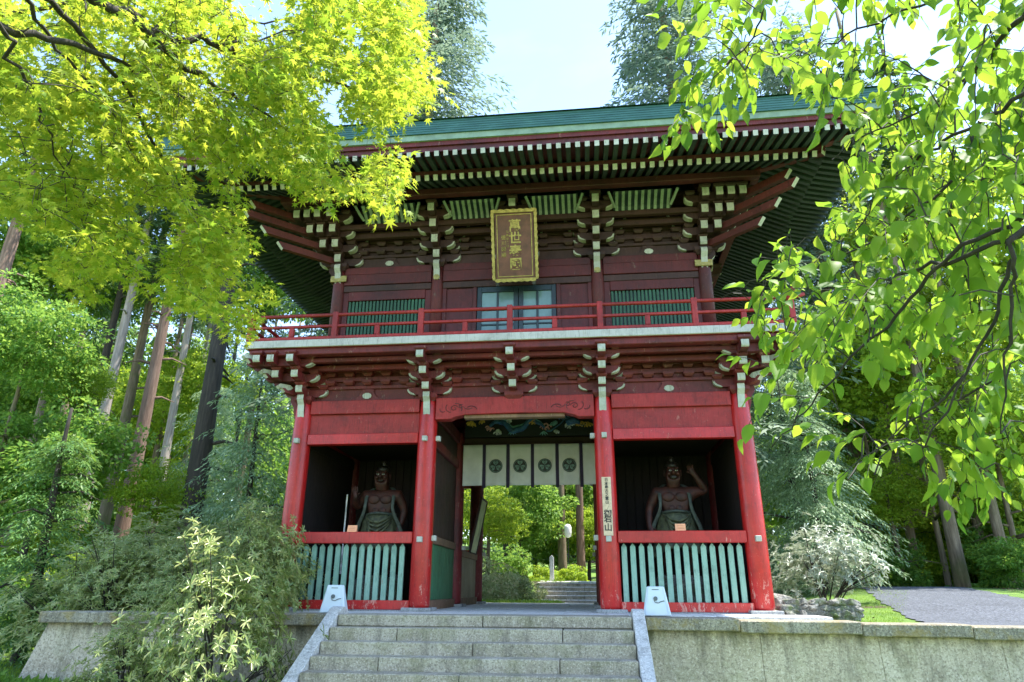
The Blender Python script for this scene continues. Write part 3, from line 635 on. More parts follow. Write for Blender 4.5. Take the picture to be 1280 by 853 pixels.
# ---- upper storey
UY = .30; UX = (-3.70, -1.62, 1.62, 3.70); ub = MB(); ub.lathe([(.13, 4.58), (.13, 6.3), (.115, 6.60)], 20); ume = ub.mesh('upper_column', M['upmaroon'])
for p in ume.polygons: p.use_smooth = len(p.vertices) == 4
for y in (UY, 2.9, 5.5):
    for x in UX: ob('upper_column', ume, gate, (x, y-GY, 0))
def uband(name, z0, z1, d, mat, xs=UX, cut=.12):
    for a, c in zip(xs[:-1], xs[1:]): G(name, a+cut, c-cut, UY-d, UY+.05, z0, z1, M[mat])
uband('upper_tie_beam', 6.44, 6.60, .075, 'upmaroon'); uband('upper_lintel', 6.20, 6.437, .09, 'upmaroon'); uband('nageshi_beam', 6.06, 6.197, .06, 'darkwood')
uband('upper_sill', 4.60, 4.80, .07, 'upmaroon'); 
for s in (-1, 1):
    lo, hi = sorted((s*3.58, s*1.74)); fr0, fr1 = sorted((s*3.47, s*1.86))
    G('window_frame', lo, fr0, UY-.03, UY+.05, 4.80, 6.06, M['upmaroon']); G('window_frame', fr1, hi, UY-.03, UY+.05, 4.80, 6.06, M['upmaroon'])
    G('window_frame', fr0, fr1, UY-.05, UY+.04, 5.86, 6.06, M['upmaroon']); G('window_frame', fr0, fr1, UY-.05, UY+.04, 4.80, 4.92, M['upmaroon'])
    G('window_backing', fr0, fr1, UY+.04, UY+.06, 4.92, 5.86, M['teal'])
    n = 22
    for k in range(n):
        xk = fr0+(fr1-fr0)*(k+.5)/n; G('louvre_slat', xk-.025, xk+.025, UY-.02, UY+.02, 4.92, 5.86, M['louvre'], .008)
    # maroon boards beside the doors
    lo, hi = sorted((s*1.50, s*.80)); G('door_side_panel', lo, hi, UY-.01, UY+.04, 4.80, 6.06, M['upmaroon']); 
    a, c = sorted((s*.88, s*.80)); G('door_jamb', a, c, UY-.05, UY-.012, 4.80, 6.06, M['upmaroon'])
    a, c = sorted((s*1.50, s*1.42)); G('door_jamb', a, c, UY-.05, UY-.012, 4.80, 6.06, M['upmaroon'])
for x0, x1 in ((-.79, .035), (.045, .79)):
    d = bpy.data.objects.new('glazed_door', None); lk(d, gate); d.location = ((x0+x1)/2, UY-GY, 4.8)
    w_ = (x1-x0)/2; 
    def D(nm, a, c, y0, y1, z0, z1, mat): bx(nm, d, a, c, y0, y1, z0, z1, M[mat], .005)
    D('door_frame', -w_, -w_+.09, -.03, .03, 0, 1.26, 'teal'); D('door_frame', w_-.09, w_, -.03, .03, 0, 1.26, 'teal'); D('door_frame', -w_+.092, w_-.092, -.03, .03, 1.14, 1.26, 'teal'); D('door_frame', -w_+.092, w_-.092, -.03, .03, 0, .14, 'teal')
    D('glazing_bar', -.02, .02, -.025, .02, .14, 1.14, 'teal')
    for z in (.44, .76): D('glazing_bar', -w_+.092, w_-.092, -.020, .015, z-.018, z+.018, 'teal')
    for a, c in ((-w_+.09, -.02), (.02, w_-.09)):
        for z0, z1 in ((.14, .422), (.458, .742), (.778, 1.14)): D('pane', a, c, -.002, .004, z0, z1, 'glass')
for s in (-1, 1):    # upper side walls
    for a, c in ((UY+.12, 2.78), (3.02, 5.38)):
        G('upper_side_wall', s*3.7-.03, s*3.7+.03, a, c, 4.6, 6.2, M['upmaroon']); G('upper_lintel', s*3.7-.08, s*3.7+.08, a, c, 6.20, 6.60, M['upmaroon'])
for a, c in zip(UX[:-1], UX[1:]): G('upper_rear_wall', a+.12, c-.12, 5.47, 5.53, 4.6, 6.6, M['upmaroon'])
# gilt fittings
gm = MB(); gm.box(-.17, .17, -.016, .0, -.07, .07); gme = gm.mesh('gilt_fitting', M['gold'], .012)
for x in (-3.70, 3.70):
    ob('gilt_fitting', gme, gate, (x-.02*np.sign(x), UY-.138-GY, 6.33)); ob('gilt_fitting', gme, gate, (x+.138*np.sign(x), UY-GY+.02, 6.33), (0, 0, PI/2*np.sign(x)))
gm = MB(); pts = [(.062*math.cos(t)*(1+.08*math.cos(6*t)), .062*math.sin(t)*(1+.08*math.cos(6*t))) for t in np.linspace(0, 2*PI, 36, endpoint=False)]
gm.prism(pts, -.016, 0, 'y'); gm.lathe([(0.001, 0)], 4) if False else None; gme2 = gm.mesh('gilt_rosette', M['gold'])
for x in (-1.62, 1.62): ob('gilt_rosette', gme2, gate, (x, UY-.135-GY, 6.28))
# upper bracket sets
KU = kit('darkwood', .175, .215, 6.60); KU.cap = True; KU.t0 = .06; KU.dz = .232; KU.diag = None
KU.lat = lat_arm(.46, .12, .16, 'darkwood'); KU.lats = lat_arm(.36, .12, .16, 'darkwood')
def tail_arm(L, h):
    b = MB(); p = [(-.08, .02), (L-.02, .0), (L+.10, .13), (L+.06, h+.02), (-.08, h+.02)]
    b.prism([(-u, z) for u, z in p], -.05, .05, 'x', 0, {1: 1}); return b.mesh('diagonal_arm', [M['tailred'], M['white']])
KU.diag = [tail_arm(x, .12) for x in (1.29, 1.65, 2.02, 1.92)]
noseU = nose_mesh(.06, -.36, .12, 'darkwood')
for x in UX: bracket_set(KU, 'upper_bracket_set', '', x, UY, 0, 4, .28, noseU, corner=(1 if x > 3 else (-1 if x < -3 else 0)))
bracket_set(KU, 'upper_bracket_set', '', 0, UY, 0, 4, .28)
for s in (-1, 1):
    for y in (2.9,): bracket_set(KU, 'upper_bracket_set', '', s*3.7, y, s*PI/2, 4, .28, noseU)
    bracket_set(KU, 'upper_bracket_set', '', s*3.7, 5.5, s*PI/2, 4, .28, noseU)
    bracket_set(KU, 'upper_bracket_set', '', s*1.62, 5.5, PI, 4, .28, noseU)
for x0, x1, ov, nb_ in ((-3.4, -1.92, True, 4), (-1.32, -.30, False, 2), (.30, 1.32, False, 2), (1.92, 3.4, True, 4)):
    zone(x0, x1, UY+.02, 6.60, 'darkwood', nb_, KU, ov, rows=((.30, .085), (.49, .085)), beams=((.385, .485), (.575, .66)))
    G('wall_panel', x0, x1, UY+.03, UY+.08, 7.40, 8.1, M['darkwood'], .004)
for x0, x1 in ((-3.7, -3.4), (-1.92, -1.32), (-.3, .3), (1.32, 1.92), (3.4, 3.7)): G('wall_panel', x0, x1, UY+.04, UY+.09, 6.6, 8.1, M['darkwood'], .004)
for s in (-1, 1):
    G('wall_panel', s*3.7-.03, s*3.7+.03, UY+.1, 5.5, 6.6, 8.1, M['darkwood'], .004)
    for a, b_ in ((.235, .30), (.385, .485), (.575, .66)): G('wall_plate', s*3.7-.06, s*3.7+.06, UY+.2, 5.3, 6.6+a, 6.6+b_, M['darkwood'], .006)
G('wall_panel', -3.7, 3.7, 5.47, 5.52, 6.6, 8.1, M['darkwood'], .004)
def uring(name, e0, e1, z0, z1, mat, bevel=.008):
    X, Y0, Y1 = 3.7, UY, 5.5
    G(name, -X-e1, X+e1, Y0-e1, Y0-e0, z0, z1, mat, bevel); G(name, -X-e1, X+e1, Y1+e0, Y1+e1, z0, z1, mat, bevel)
    G(name, -X-e1, -X-e0, Y0-e0+.002, Y1+e0-.002, z0, z1, mat, bevel); G(name, X+e0, X+e1, Y0-e0+.002, Y1+e0-.002, z0, z1, mat, bevel)
uring('bracket_purlin', .20, .30, 7.16, 7.30, M['darkwood']); uring('bracket_purlin', .42, .52, 7.26, 7.37, M['darkwood'])
uring('eave_purlin', .86, 1.02, 7.66, 7.80, M['soffit'], .012)
uring('eave_ceiling', .0, .40, 7.74, 7.77, M['darkwood'], .003)
# striped coved ribs between the sets
def cove(x0, x1):
    n = 4; prof = [(UY-.50+.0, 7.37), (UY-.56, 7.44), (UY-.66, 7.50), (UY-.80, 7.56), (UY-.86, 7.60)]
    b = MB()
    b.prism([(y+.03, z+.012) for y, z in prof]+[(y+.05, z+.03) for y, z in prof[::-1]], x0, x1, 'x'); gp(b, 'cove_backing', M['teal'])
    k = int((x1-x0)/.115); 
    for i in range(k):
        xc = x0+(x1-x0)*(i+.5)/k
        b = MB(); b.prism([(y, z-.015) for y, z in prof]+[(y+.028, z+.012) for y, z in prof[::-1]], xc-.028, xc+.028, 'x'); gp(b, 'cove_rib', M['ribpaint'])
    for xe, s in ((x0, -1), (x1, 1)):
        b = MB(); b.tube([(xe-s*.02, UY-.60, 7.40), (xe+s*.03, UY-.72, 7.47), (xe+s*.10, UY-.86, 7.60)], .028, 6); gp(b, 'cove_end', M['ribpaint'])
for x0, x1 in ((-3.1, -1.98), (-1.28, -.36), (.36, 1.28), (1.98, 3.1)): cove(x0, x1)
# ---------------------------------------------------------------- rafters and roof
EX, EY0, EY1 = 6.25, -2.25, 8.05
def lift(c): return 0.045*max(0, (c-3.2)/3.05)**2.5         # eaves rise towards the corners; c = distance from the middle of the side
def rafter_mesh(w, h, name='rafter'):
    b = MB(); b.box(-w/2, w/2, 0, 1, 0, h, 0, {2: 1}); return b.mesh(name, [M['mrafter'], M['white']])
RB = rafter_mesh(.082, .105); RF = rafter_mesh(.080, .095)
sB, sF = math.atan(.47), math.atan(.24)
raft = []
def add_row(side, c, span):      # c = coordinate along the side measured from its middle, span = half length
    d_end = span-abs(c)
    z = lift(abs(c)*(6.25/span))
    L1 = min(.80, d_end); 
    if L1 > .12: raft.append((side, c, 0.0, 7.425+z, L1, sF, RF))
    L2 = min(1.95, d_end-.68)
    if L2 > .15: raft.append((side, c, .68, 7.395+z*.8, L2, sB, RB))
xs_ = np.arange(-37, 38)*.1635
front = [(0, c, 6.25) for c in xs_ if abs(c) < 6.12]
sides = [(s, c, 5.15) for s in (1, 3) for c in np.arange(-30, 31)*.1635]
rear = [(2, c, 6.25) for c in xs_ if abs(c) < 6.12]
for a in front: add_row(*a)
nfront = len(raft)
for a in sides: add_row(*a)
nsides = len(raft); 
for a in rear: add_row(*a)
def rplace(r):
    side, c, u, z, L, sl, me = r
    if side == 0: loc = (c, EY0+u, z); rz = 0
    elif side == 2: loc = (c, EY1-u, z); rz = PI
    elif side == 1: loc = (EX-u, 2.9+c, z); rz = PI/2
    else: loc = (-EX+u, 2.9+c, z); rz = -PI/2
    return Matrix.Translation((loc[0], loc[1]-GY, loc[2])) @ Matrix.Rotation(rz, 4, 'Z') @ Matrix.Rotation(sl, 4, 'X') @ Matrix.Diagonal((1, L, 1, 1))
sd_ = sorted(raft[nfront:nsides], key=lambda r: r[1]); indiv = raft[:nfront]+sd_[:300-nfront]; rest = sd_[300-nfront:]+raft[nsides:]
for r in indiv:
    o = ob('rafter', r[6], gate); o.matrix_basis = rplace(r)
b = MB()
for r in rest:
    mt = rplace(r); vs = [mt @ v.co for v in r[6].vertices]; fs = [tuple(p.vertices) for p in r[6].polygons]; n0 = len(b.mi); b.add(vs, fs)
    for i, p in enumerate(r[6].polygons): b.mi[n0+i] = p.material_index
ob('rafter', b.mesh('rafters_far', [M['mrafter'], M['white']], fix=False), gate, kind='stuff')
# boards over the rafters, eave rails: strips that follow a side
def strip(name, u0, u1, z0f, z1f, h, mat, n=24, parent=None, both=True):
    """a bent board round the four eaves between distances u0..u1 from the edge; lower face heights z0f at u0 and z1f at u1, thickness h"""
    for side, span in ((0, 6.25), (1, 5.15), (2, 6.25), (3, 5.15)):
        vs = []
        for k in range(n+1):
            for (u, z) in ((u0, z0f), (u1, z1f), (u1, z1f+h), (u0, z0f+h)):
                half = span-u; c = -half+2*half*k/n; zz = z+lift(abs(c)*(6.25/span))*(1 if u < 1 else max(0, 1-(u-1)))
                if side == 0: p = (c, EY0+u)
                elif side == 2: p = (-c, EY1-u)
                elif side == 1: p = (EX-u, 2.9+c)
                else: p = (-EX+u, 2.9-c)
                vs.append((p[0], p[1]-GY, zz))
        fs = []
        for k in range(n):
            for j in range(4): a = k*4+j; c_ = k*4+(j+1) % 4; fs.append((a, c_, c_+4, a+4))
        b = MB(); b.add(vs, fs); b.build(name, M[mat], gate)
strip('soffit_board', .06, .80, 7.53, 7.71, .012, 'soffit')
strip('soffit_board', .72, 2.50, 7.515, 8.35, .012, 'soffit')
strip('eave_rail', .66, .74, 7.505, 7.525, .085, 'soffit')
strip('eave_fascia', .01, .07, 7.525, 7.54, .10, 'soffit'); strip('eave_fascia', -.03, .05, 7.627, 7.632, .085, 'maroon')
strip('pale_fascia', -.07, .04, 7.714, 7.714, .115, 'copperlite')
for k in range(6):
    strip('shingle_edge', -.10-.006*k, .02, 7.832+.042*k, 7.832+.042*k, .0395, 'copper')
# the roof shell: hipped skirt with a gable above
def rz_(x, y):
    dx, dy = EX+.17-abs(x), (5.15+.17)-abs(y-2.9); gx = 2.9
    d = min(dy, dx) if dx < gx else dy
    c = lift(abs(x))*lift(abs(y-2.9)*6.25/5.15)**0 if dy < dx else lift(abs(y-2.9)*6.25/5.15)
    return 8.085+.40*d+.045*d*d*.7+c*max(0, 1-d/2.0)
gxp = EX+.17-2.9
xs2 = sorted(set([round(v, 3) for v in np.linspace(-EX-.17, EX+.17, 61)]+[gxp-.02, gxp+.02, -gxp+.02, -gxp-.02])); ys2 = [round(v, 3) for v in np.linspace(2.9-5.32, 2.9+5.32, 57)]
Vr = np.array([(x, y-GY, rz_(x, y)) for y in ys2 for x in xs2]); n_ = len(xs2)
Fr = np.array([(j*n_+i, j*n_+i+1, (j+1)*n_+i+1, (j+1)*n_+i) for j in range(len(ys2)-1) for i in range(n_-1)])
ob('roof', np_mesh('roof', Vr, Fr, M['copper']), gate)
zr = rz_(0, 2.9)
G('roof_ridge', -gxp-.1, gxp+.1, 2.7, 3.1, zr-.15, zr+.28, M['copper'], .03); G('roof_ridge', -gxp-.15, gxp+.15, 2.62, 3.18, zr+.28, zr+.36, M['copper'], .02)
for s in (-1, 1):
    b = MB(); pts = [(2.9-2.45+0.0, rz_(0, 2.9-2.45)+.06), (2.9, zr+.1), (2.9+2.45, rz_(0, 2.9+2.45)+.06), (2.9+2.45, rz_(0, 2.9-2.45)-.25), (2.9, zr-.22), (2.9-2.45, rz_(0, 2.9-2.45)-.25)]
    b.prism(pts, s*(gxp+.02), s*(gxp+.10), 'x'); gp(b, 'bargeboard', M['maroon'], .01)
# hip rafters at the four corners
for sx, sy in ((-1, -1), (1, -1), (-1, 1), (1, 1)):
    def hp(t, z, w=.08, h=.16): pass
    cx0, cy0 = sx*3.7, (UY if sy < 0 else 5.5); cx1, cy1 = sx*(EX-.12), (EY0+.12 if sy < 0 else EY1-.12)
    a = Vector((cx0, cy0-GY, 8.12)); e_ = Vector((sx*(EX-.70), (EY0+.70 if sy < 0 else EY1-.70)-GY, 7.40+.06)); f_ = Vector((cx1, cy1-GY, 7.53))
    for p, q, nm in ((a, e_, 'hip_rafter'), (e_+Vector((-sx*.3, -sy*.3, .19)), f_, 'hip_rafter')):
        d = q-p; L = d.length; bb = MB(); bb.box(-.065, .065, 0, L, 0, .15, 0, {4: 1}); o = bb.build(nm, [M['tailred'], M['white']], gate)
        yaw = math.atan2(d.y, d.x)-PI/2; pit = math.asin(d.z/L); o.matrix_basis = Matrix.Translation(p) @ Matrix.Rotation(yaw, 4, 'Z') @ Matrix.Rotation(pit, 4, 'X')
# ---------------------------------------------------------------- lettering
def text_mesh(ch, size, mat, depth=.004, bold=0.0):
    cu = bpy.data.curves.new('glyph', 'FONT'); cu.body = ch; cu.size = size; cu.align_x = 'CENTER'; cu.align_y = 'CENTER'; cu.extrude = depth; cu.offset = bold; cu.resolution_u = 3
    o = bpy.data.objects.new('glyph', cu); COL.objects.link(o); dg = bpy.context.evaluated_depsgraph_get(); dg.update()
    me = bpy.data.meshes.new_from_object(o.evaluated_get(dg)); bpy.data.objects.remove(o); bpy.data.curves.remove(cu)
    me.materials.clear(); me.materials.append(mat)
    if len(me.vertices):
        co = np.zeros(len(me.vertices)*3, dtype=np.float32); me.vertices.foreach_get('co', co); co = co.reshape(-1, 3)
        cx, cy = (co[:, 0].min()+co[:, 0].max())/2, (co[:, 1].min()+co[:, 1].max())/2; co[:, 0] -= cx; co[:, 1] -= cy
        me.vertices.foreach_set('co', co.ravel()); me.update()
    return me
# ---- name plaque under the upper eave
pq = thing('name_plaque', 'dark wooden name plaque with wavy gilt frame and gold characters hanging under the upper eave', 'plaque', (0.025, -0.10, 5.98))
Lp = math.hypot(1.33, .45); tilt = math.atan2(.45, 1.33)
inner = bpy.data.objects.new('board', None)
TM = Matrix.Rotation(tilt, 4, 'X')
def pl(o): o.matrix_basis = TM @ o.matrix_basis; return o
b = MB(); b.box(-.38, .38, -.0, .04, .03, Lp-.02); pl(b.build('board', M['plaque'], pq))
def wavy(name, horiz, fixed, a0, a1, wdt):
    n = 15; o_ = []; i_ = []
    for k in range(n*3+1):
        t = a0+(a1-a0)*k/(n*3); wv = .017*abs(math.sin(k/(n*3)*PI*(7 if horiz else 11)))
        o_.append((t, fixed+np.sign(fixed-(0 if not horiz else Lp/2))*wv)); i_.append((t, fixed-np.sign(fixed-(0 if not horiz else Lp/2))*wdt))
    poly = o_+i_[::-1]; poly = [(p[0], p[1]) if horiz else (p[1], p[0]) for p in poly]
    vs = [(p[0], -.035, p[1]) for p in poly]+[(p[0], .03, p[1]) for p in poly]; n2 = len(poly); h = n2//2
    fs = [(k, k+1, n2-2-k, n2-1-k) for k in range(h-1)]+[(n2+k, n2+n2-1-k, n2+n2-2-k, n2+k+1) for k in range(h-1)]+[(k, k+n2, (k+1) % n2+n2, (k+1) % n2) for k in range(n2)]
    b = MB(); b.add(vs, fs); pl(b.build(name, M['gold'], pq))
wavy('gilt_frame', True, Lp+.0, -.45, .45, .055); wavy('gilt_frame', True, 0.0, -.40, .40, .055); wavy('gilt_frame', False, -.44, .03, Lp-.03, .045); wavy('gilt_frame', False, .44, .03, Lp-.03, .045)
for x0, x1, z0, z1 in ((-.345, .345, Lp-.10, Lp-.085), (-.345, .345, .09, .105), (-.345, -.33, .105, Lp-.10), (.33, .345, .105, Lp-.10)):
    b = MB(); b.box(x0, x1, -.012, .0, z0, z1); pl(b.build('gilt_line', M['gold'], pq))
def pchar(ch, x, z, size, mat='gold', bold=.004):
    me = text_mesh(ch, size, M[mat], .004, bold); o = ob('character', me, pq, (x, -.006, z), (PI/2, 0, 0)); pl(o)
for ch, z in zip('萬世泰國', (1.10, .86, .60, .34)): pchar(ch, .015, z, .25, bold=.006)
for k, ch in enumerate('徳川圀順'): pchar(ch, -.215, .87-.115*k, .10, 'gold', .0)
for k, ch in enumerate('公爵従二位'): pchar(ch, -.135, .98-.07*k, .055, 'gold', 0)
for s in (-1, 1):
    b = MB(); b.tube([(s*.30, .03, Lp), (s*.30, .30, Lp+.05)], .012, 5); pl(b.build('hanger', M['metal'], pq))
    b = MB(); b.box(s*.36-.03, s*.36+.03, -.03, .09, -.075, -.02); pl(b.build('support_block', M['metal'], pq))
# ---- tablet on the right passage column
tb = thing('name_tablet', 'narrow pale wooden tablet with black brush characters nailed to the column right of the passage', 'sign', (1.60, -.205, 1.19))
tb.rotation_euler = (-.0, 0, 0)
b = MB(); b.box(-.078, .078, -.022, .0, 0, .965); b.build('board', M['paper'], tb, bevel=.004)
for k, ch in enumerate('日本最古之霊山'): o = ob('character', text_mesh(ch, .062, M['ink'], .001, .0015), tb, (0, -.024, .915-.062*k), (PI/2, 0, 0))
for k, ch in enumerate('御岩山'): o = ob('character', text_mesh(ch, .135, M['ink'], .001, .003), tb, (0, -.024, .415-.14*k), (PI/2, 0, 0))
# ---- curtain
nr = thing('shrine_curtain', 'white split curtain with dark bands and four round crests across the passage', 'curtain', (0.03, 2.72, 3.36))
b = MB(); b.tube([(-1.49, 0, .0), (1.49, 0, .0)], .02, 8); b.build('curtain_rod', M['darkwood'], nr, smooth=True)
cuts = [-1.46, -.99, -.46, .08, .62, 1.14, 1.46]
def cloth(x0, x1, z0, z1, mat, nm, y=0.0, amp=.012, ph=0):
    n, m_ = 14, 10; vs = []; fs = []
    for j in range(m_+1):
        for i in range(n+1):
            x = x0+(x1-x0)*i/n; t = j/m_
            vs.append((x, y+amp*t*math.sin(ph+x*13)+.006*t*math.sin(x*31+ph), z1+(z0-z1)*t))
    for j in range(m_):
        for i in range(n): a = j*(n+1)+i; fs.append((a, a+1, a+n+2, a+n+1))
    b = MB(); b.add(vs, fs); me = b.mesh(nm, mat, smooth=True); o = ob(nm, me, nr); md = o.modifiers.new('thick', 'SOLIDIFY'); md.thickness = .004; return o
for k in range(6):
    a = cuts[k]+(.035 if k else 0); c = cuts[k+1]-(.035 if k < 5 else 0)
    cloth(a, c, -.905, 0, M['noren'], 'curtain_panel', -.01, .018, k)
for k in range(1, 6):
    o = cloth(cuts[k]-.036, cuts[k]+.036, -.955, 0, M['purple'], 'curtain_band', -.016, .010, k)
for k in range(1, 5):
    xc = (cuts[k]+cuts[k+1])/2; zc = -.49
    cr = bpy.data.objects.new('crest', None); lk(cr, nr); cr.location = (xc, -.052, zc)
    b = MB(); b.lathe([(.150, 0), (.150, .004)], 32); b.build('crest_disc', M['ink'], cr, rot=(PI/2, 0, 0))
    b = MB(); n = 40
    for r0, r1 in ((.126, .134),):
        vs = [(r*math.cos(t), 0, r*math.sin(t)) for r in (r0, r1) for t in np.linspace(0, 2*PI, n, endpoint=False)]; b.add(vs, [(i, (i+1) % n, (i+1) % n+n, i+n) for i in range(n)])
    o = b.build('crest_ring', M['crest'], cr, (0, -.0065, 0))
    for q in range(3):          # three hollyhock leaves, stems to the middle
        t0 = PI/2+q*2*PI/3; b = MB(); pts = []
        for a in np.linspace(0, 2*PI, 26, endpoint=False):
            r = .050*(1+.22*math.cos(a)-.16*abs(math.sin(a*.5))**8*2); pts.append((r*math.cos(a), r*math.sin(a)))
        hx = [(16*math.sin(a)**3, 13*math.cos(a)-5*math.cos(2*a)-2*math.cos(3*a)-math.cos(4*a)) for a in np.linspace(0, 2*PI, 26, endpoint=False)]
        s_ = .0036
        vs = []
        for (hx_, hy_) in hx:
            u, v = hx_*s_, -hy_*s_  # tip outward
            d = .064-v*1.0; vs.append((d*math.cos(t0)-u*math.sin(t0), -.0075, d*math.sin(t0)+u*math.cos(t0)))
        b.add(vs, [tuple(range(len(vs)))])
        for vv in (-.5, 0, .5):    # leaf veins
            p0 = (.030, 0); p1 = (.105, vv*.055)
            A_ = lambda p: (p[0]*math.cos(t0)-p[1]*math.sin(t0), -.0085, p[0]*math.sin(t0)+p[1]*math.cos(t0))
            b.tube([A_(p0), A_(p1)], .0028, 4, m=1)
        b.build('crest_leaf', [M['crest'], M['ink']], cr)
# ---- dragon carving above the curtain
dc = thing('dragon_carving', 'painted openwork carving of dragon, waves and clouds above the white curtain', 'carving', (0.02, 2.66, 3.50))
b = MB(); b.box(-1.43, 1.43, .08, .15, .03, .55); b.build('backing', M['ink'], dc)
pts = []; rad = []
for k in range(70):
    t = k/69; pts.append((-.85+1.75*t, -.02+.05*math.sin(t*17), .25+.12*math.sin(t*14.5)+.02*math.sin(t*40))); rad.append(.055*math.sin(PI*min(1, t*1.15+.12))+.012)
b = MB(); b.tube(pts, rad, 8); body = b.build('dragon_body', M['cblue'], dc, smooth=True)
b = MB()
for k in range(4, 66, 1):
    p = Vector(pts[k]); r = rad[k]; b.add([(p.x-.02, p.y-r*.3, p.z+r*.9), (p.x+.02, p.y-r*.3, p.z+r*.9), (p.x+.01, p.y-r*.2, p.z+r*1.75)], [(0, 1, 2)])
b.build('dragon_fins', M['cteal'], dc)
def curl_cloud(cx, cz, s, mat, seed):
    r_ = random.Random(seed); b = MB()
    for k in range(7):
        a = r_.uniform(0, 6.3); rr = r_.uniform(0, .6)*s; c0 = Vector((cx+rr*math.cos(a), -.03+r_.uniform(-.03, .02), cz+rr*.6*math.sin(a))); q = r_.uniform(.3, .5)*s; f = r_.choice((-1, 1))
        b.tube([c0+Vector((f*q*(1-.13*j)*math.cos(j*.8), -.006*j, q*(1-.13*j)*math.sin(j*.8))) for j in range(7)], [q*.30, q*.30, q*.27, q*.24, q*.2, q*.16, q*.10], 6)
    b.build('cloud_scroll', M[mat], dc, smooth=True)
for i, (x, z, s, mt) in enumerate(((-1.26, .28, .15, 'cgold'), (-1.05, .34, .11, 'cgold'), (-.85, .18, .14, 'cpink'), (-.66, .10, .13, 'cwhite'), (-.98, .44, .12, 'cwhite'), (-.45, .33, .13, 'cwhite'), (-.25, .16, .10, 'cteal'), (-.05, .42, .14, 'cpink'), (.14, .28, .12, 'cgold'), (.22, .44, .13, 'cpink'), (.38, .18, .16, 'cpink'), (.60, .26, .14, 'cteal'), (.78, .40, .13, 'cblue'), (.92, .22, .15, 'cwhite'), (1.12, .24, .14, 'cgold'), (1.30, .22, .13, 'cgold'), (.62, .08, .11, 'cwhite'), (-.30, .46, .10, 'cblue'), (1.2, .44, .13, 'cteal'), (-1.3, .46, .10, 'cteal'))): curl_cloud(x, z, s, mt, i)
b = MB()   # head with horns and whiskers
b.tube([(.86, -.05, .28), (.98, -.08, .33), (1.08, -.09, .31), (1.15, -.08, .27)], [.07, .085, .06, .035], 8); b.tube([(.95, -.08, .38), (.86, -.06, .46), (.80, -.04, .50)], [.02, .014, .004], 5); b.tube([(1.10, -.10, .27), (1.20, -.12, .20), (1.28, -.1, .24)], [.01, .008, .003], 5)
b.build('dragon_head', M['cblue'], dc, smooth=True)
for x, z, s in ((-.35, .12, -1), (.35, .10, 1)):
    b = MB()
    for a in (-.7, -.25, .25, .7): b.tube([(x, -.05, z), (x+.09*math.sin(a), -.07, z-.05*math.cos(a)), (x+.14*math.sin(a), -.05, z-.09*math.cos(a))], [.02, .014, .003], 5)
    b.build('dragon_claw', M['cteal'], dc)
# ---- plastic barrier feet in front of the fences
def stand(label, x, y, rz):
    r = thing('plastic_stand', label, 'sign stand', (x, y, 0.0), rz, 'pale plastic stands in front of the gate fences')
    b = MB(); b.add([(-.20, -.10, 0), (.20, -.10, 0), (.20, .10, 0), (-.20, .10, 0), (-.125, -.035, .40), (.125, -.035, .40), (.125, .035, .40), (-.125, .035, .40)], [(0, 3, 2, 1), (4, 5, 6, 7), (0, 1, 5, 4), (1, 2, 6, 5), (2, 3, 7, 6), (3, 0, 4, 7)])
    b.build('body', M['plastic'], r, bevel=.012)
    def on(z, dy=.0): return -.10+.065*z/.4-dy
    b = MB(); b.box(-.055, .045, on(.36, .006), on(.36)+.01, .352, .362); b.build('slot', M['darkplastic'], r)
    b = MB(); b.tube([(-.01, on(.235)+.01, .235), (-.01, on(.235, .022), .235)], .030, 14); b.build('knob', M['darkplastic'], r, smooth=False)
    b = MB(); b.tube([(-.03, on(.21, .008), .215), (-.02, on(.185, .008), .182), (.03, on(.18, .008), .176), (.07, on(.20, .006), .196), (.115, on(.205, .006), .205)], .006, 6); b.build('cable', M['darkplastic'], r)
    for sx in (-1, 1): 
        b = MB(); b.tube([(sx*.165, on(.02, .004), .03), (sx*.105, on(.38, .004), .37)], .006, 5); b.build('edge_ridge', M['plastic'], r)
stand('pale plastic stand with dark knob before the left fence, by the left side slope', -2.66, -1.12, .05)
stand('pale plastic stand with dark knob before the right fence', 2.22, -1.14, -.04)
def cardthing(label, x):
    b = MB(); b.add([(-.085, -.03, 0), (.085, -.03, 0), (.085, 0, .115), (-.085, 0, .115), (-.085, .03, 0), (.085, .03, 0)], [(0, 1, 2, 3), (5, 4, 3, 2), (0, 3, 4), (1, 5, 2), (0, 4, 5, 1)])
    for k in range(3): b.box(-.05, .05, -.0285+.0078*(k+.5), -.0235+.0078*(k+.5), .03+.026*k, .036+.026*k, 1)
    o = b.build('paper_card', [M['card'], simple_brown], None, (x, -.03, 1.277)); tag(o, label, 'card', 'orange cards on the fence rails')
simple_brown = simple('brown_print', rgb(.45, .14, .08), .6)
cardthing('small orange folded card standing on the red rail of the left guardian bay', -2.86); cardthing('small orange folded card standing on the red rail of the right guardian bay', 2.80)
# ---- framed board in the passage
fb = thing('framed_board', 'tall framed board leaning slanted above the rail on the left passage wall', 'framed board', (-1.52, 4.9, 1.17)); fb.rotation_euler = (0.0, .20, 0)
b = MB(); b.box(-.02, .0, -.42, .42, 0, 1.25); b.build('board_face', simple('pale_yellow_green_print', rgb(.45, .47, .30), .4, 0, 3, .5), fb)
for y0, y1, z0, z1 in ((-.46, -.42, 0, 1.29), (.42, .46, 0, 1.29), (-.42, .42, 1.25, 1.29), (-.42, .42, -.03, .0)):
    b = MB(); b.box(-.03, .02, y0, y1, z0, z1); b.build('frame', M['darkwood'], fb)

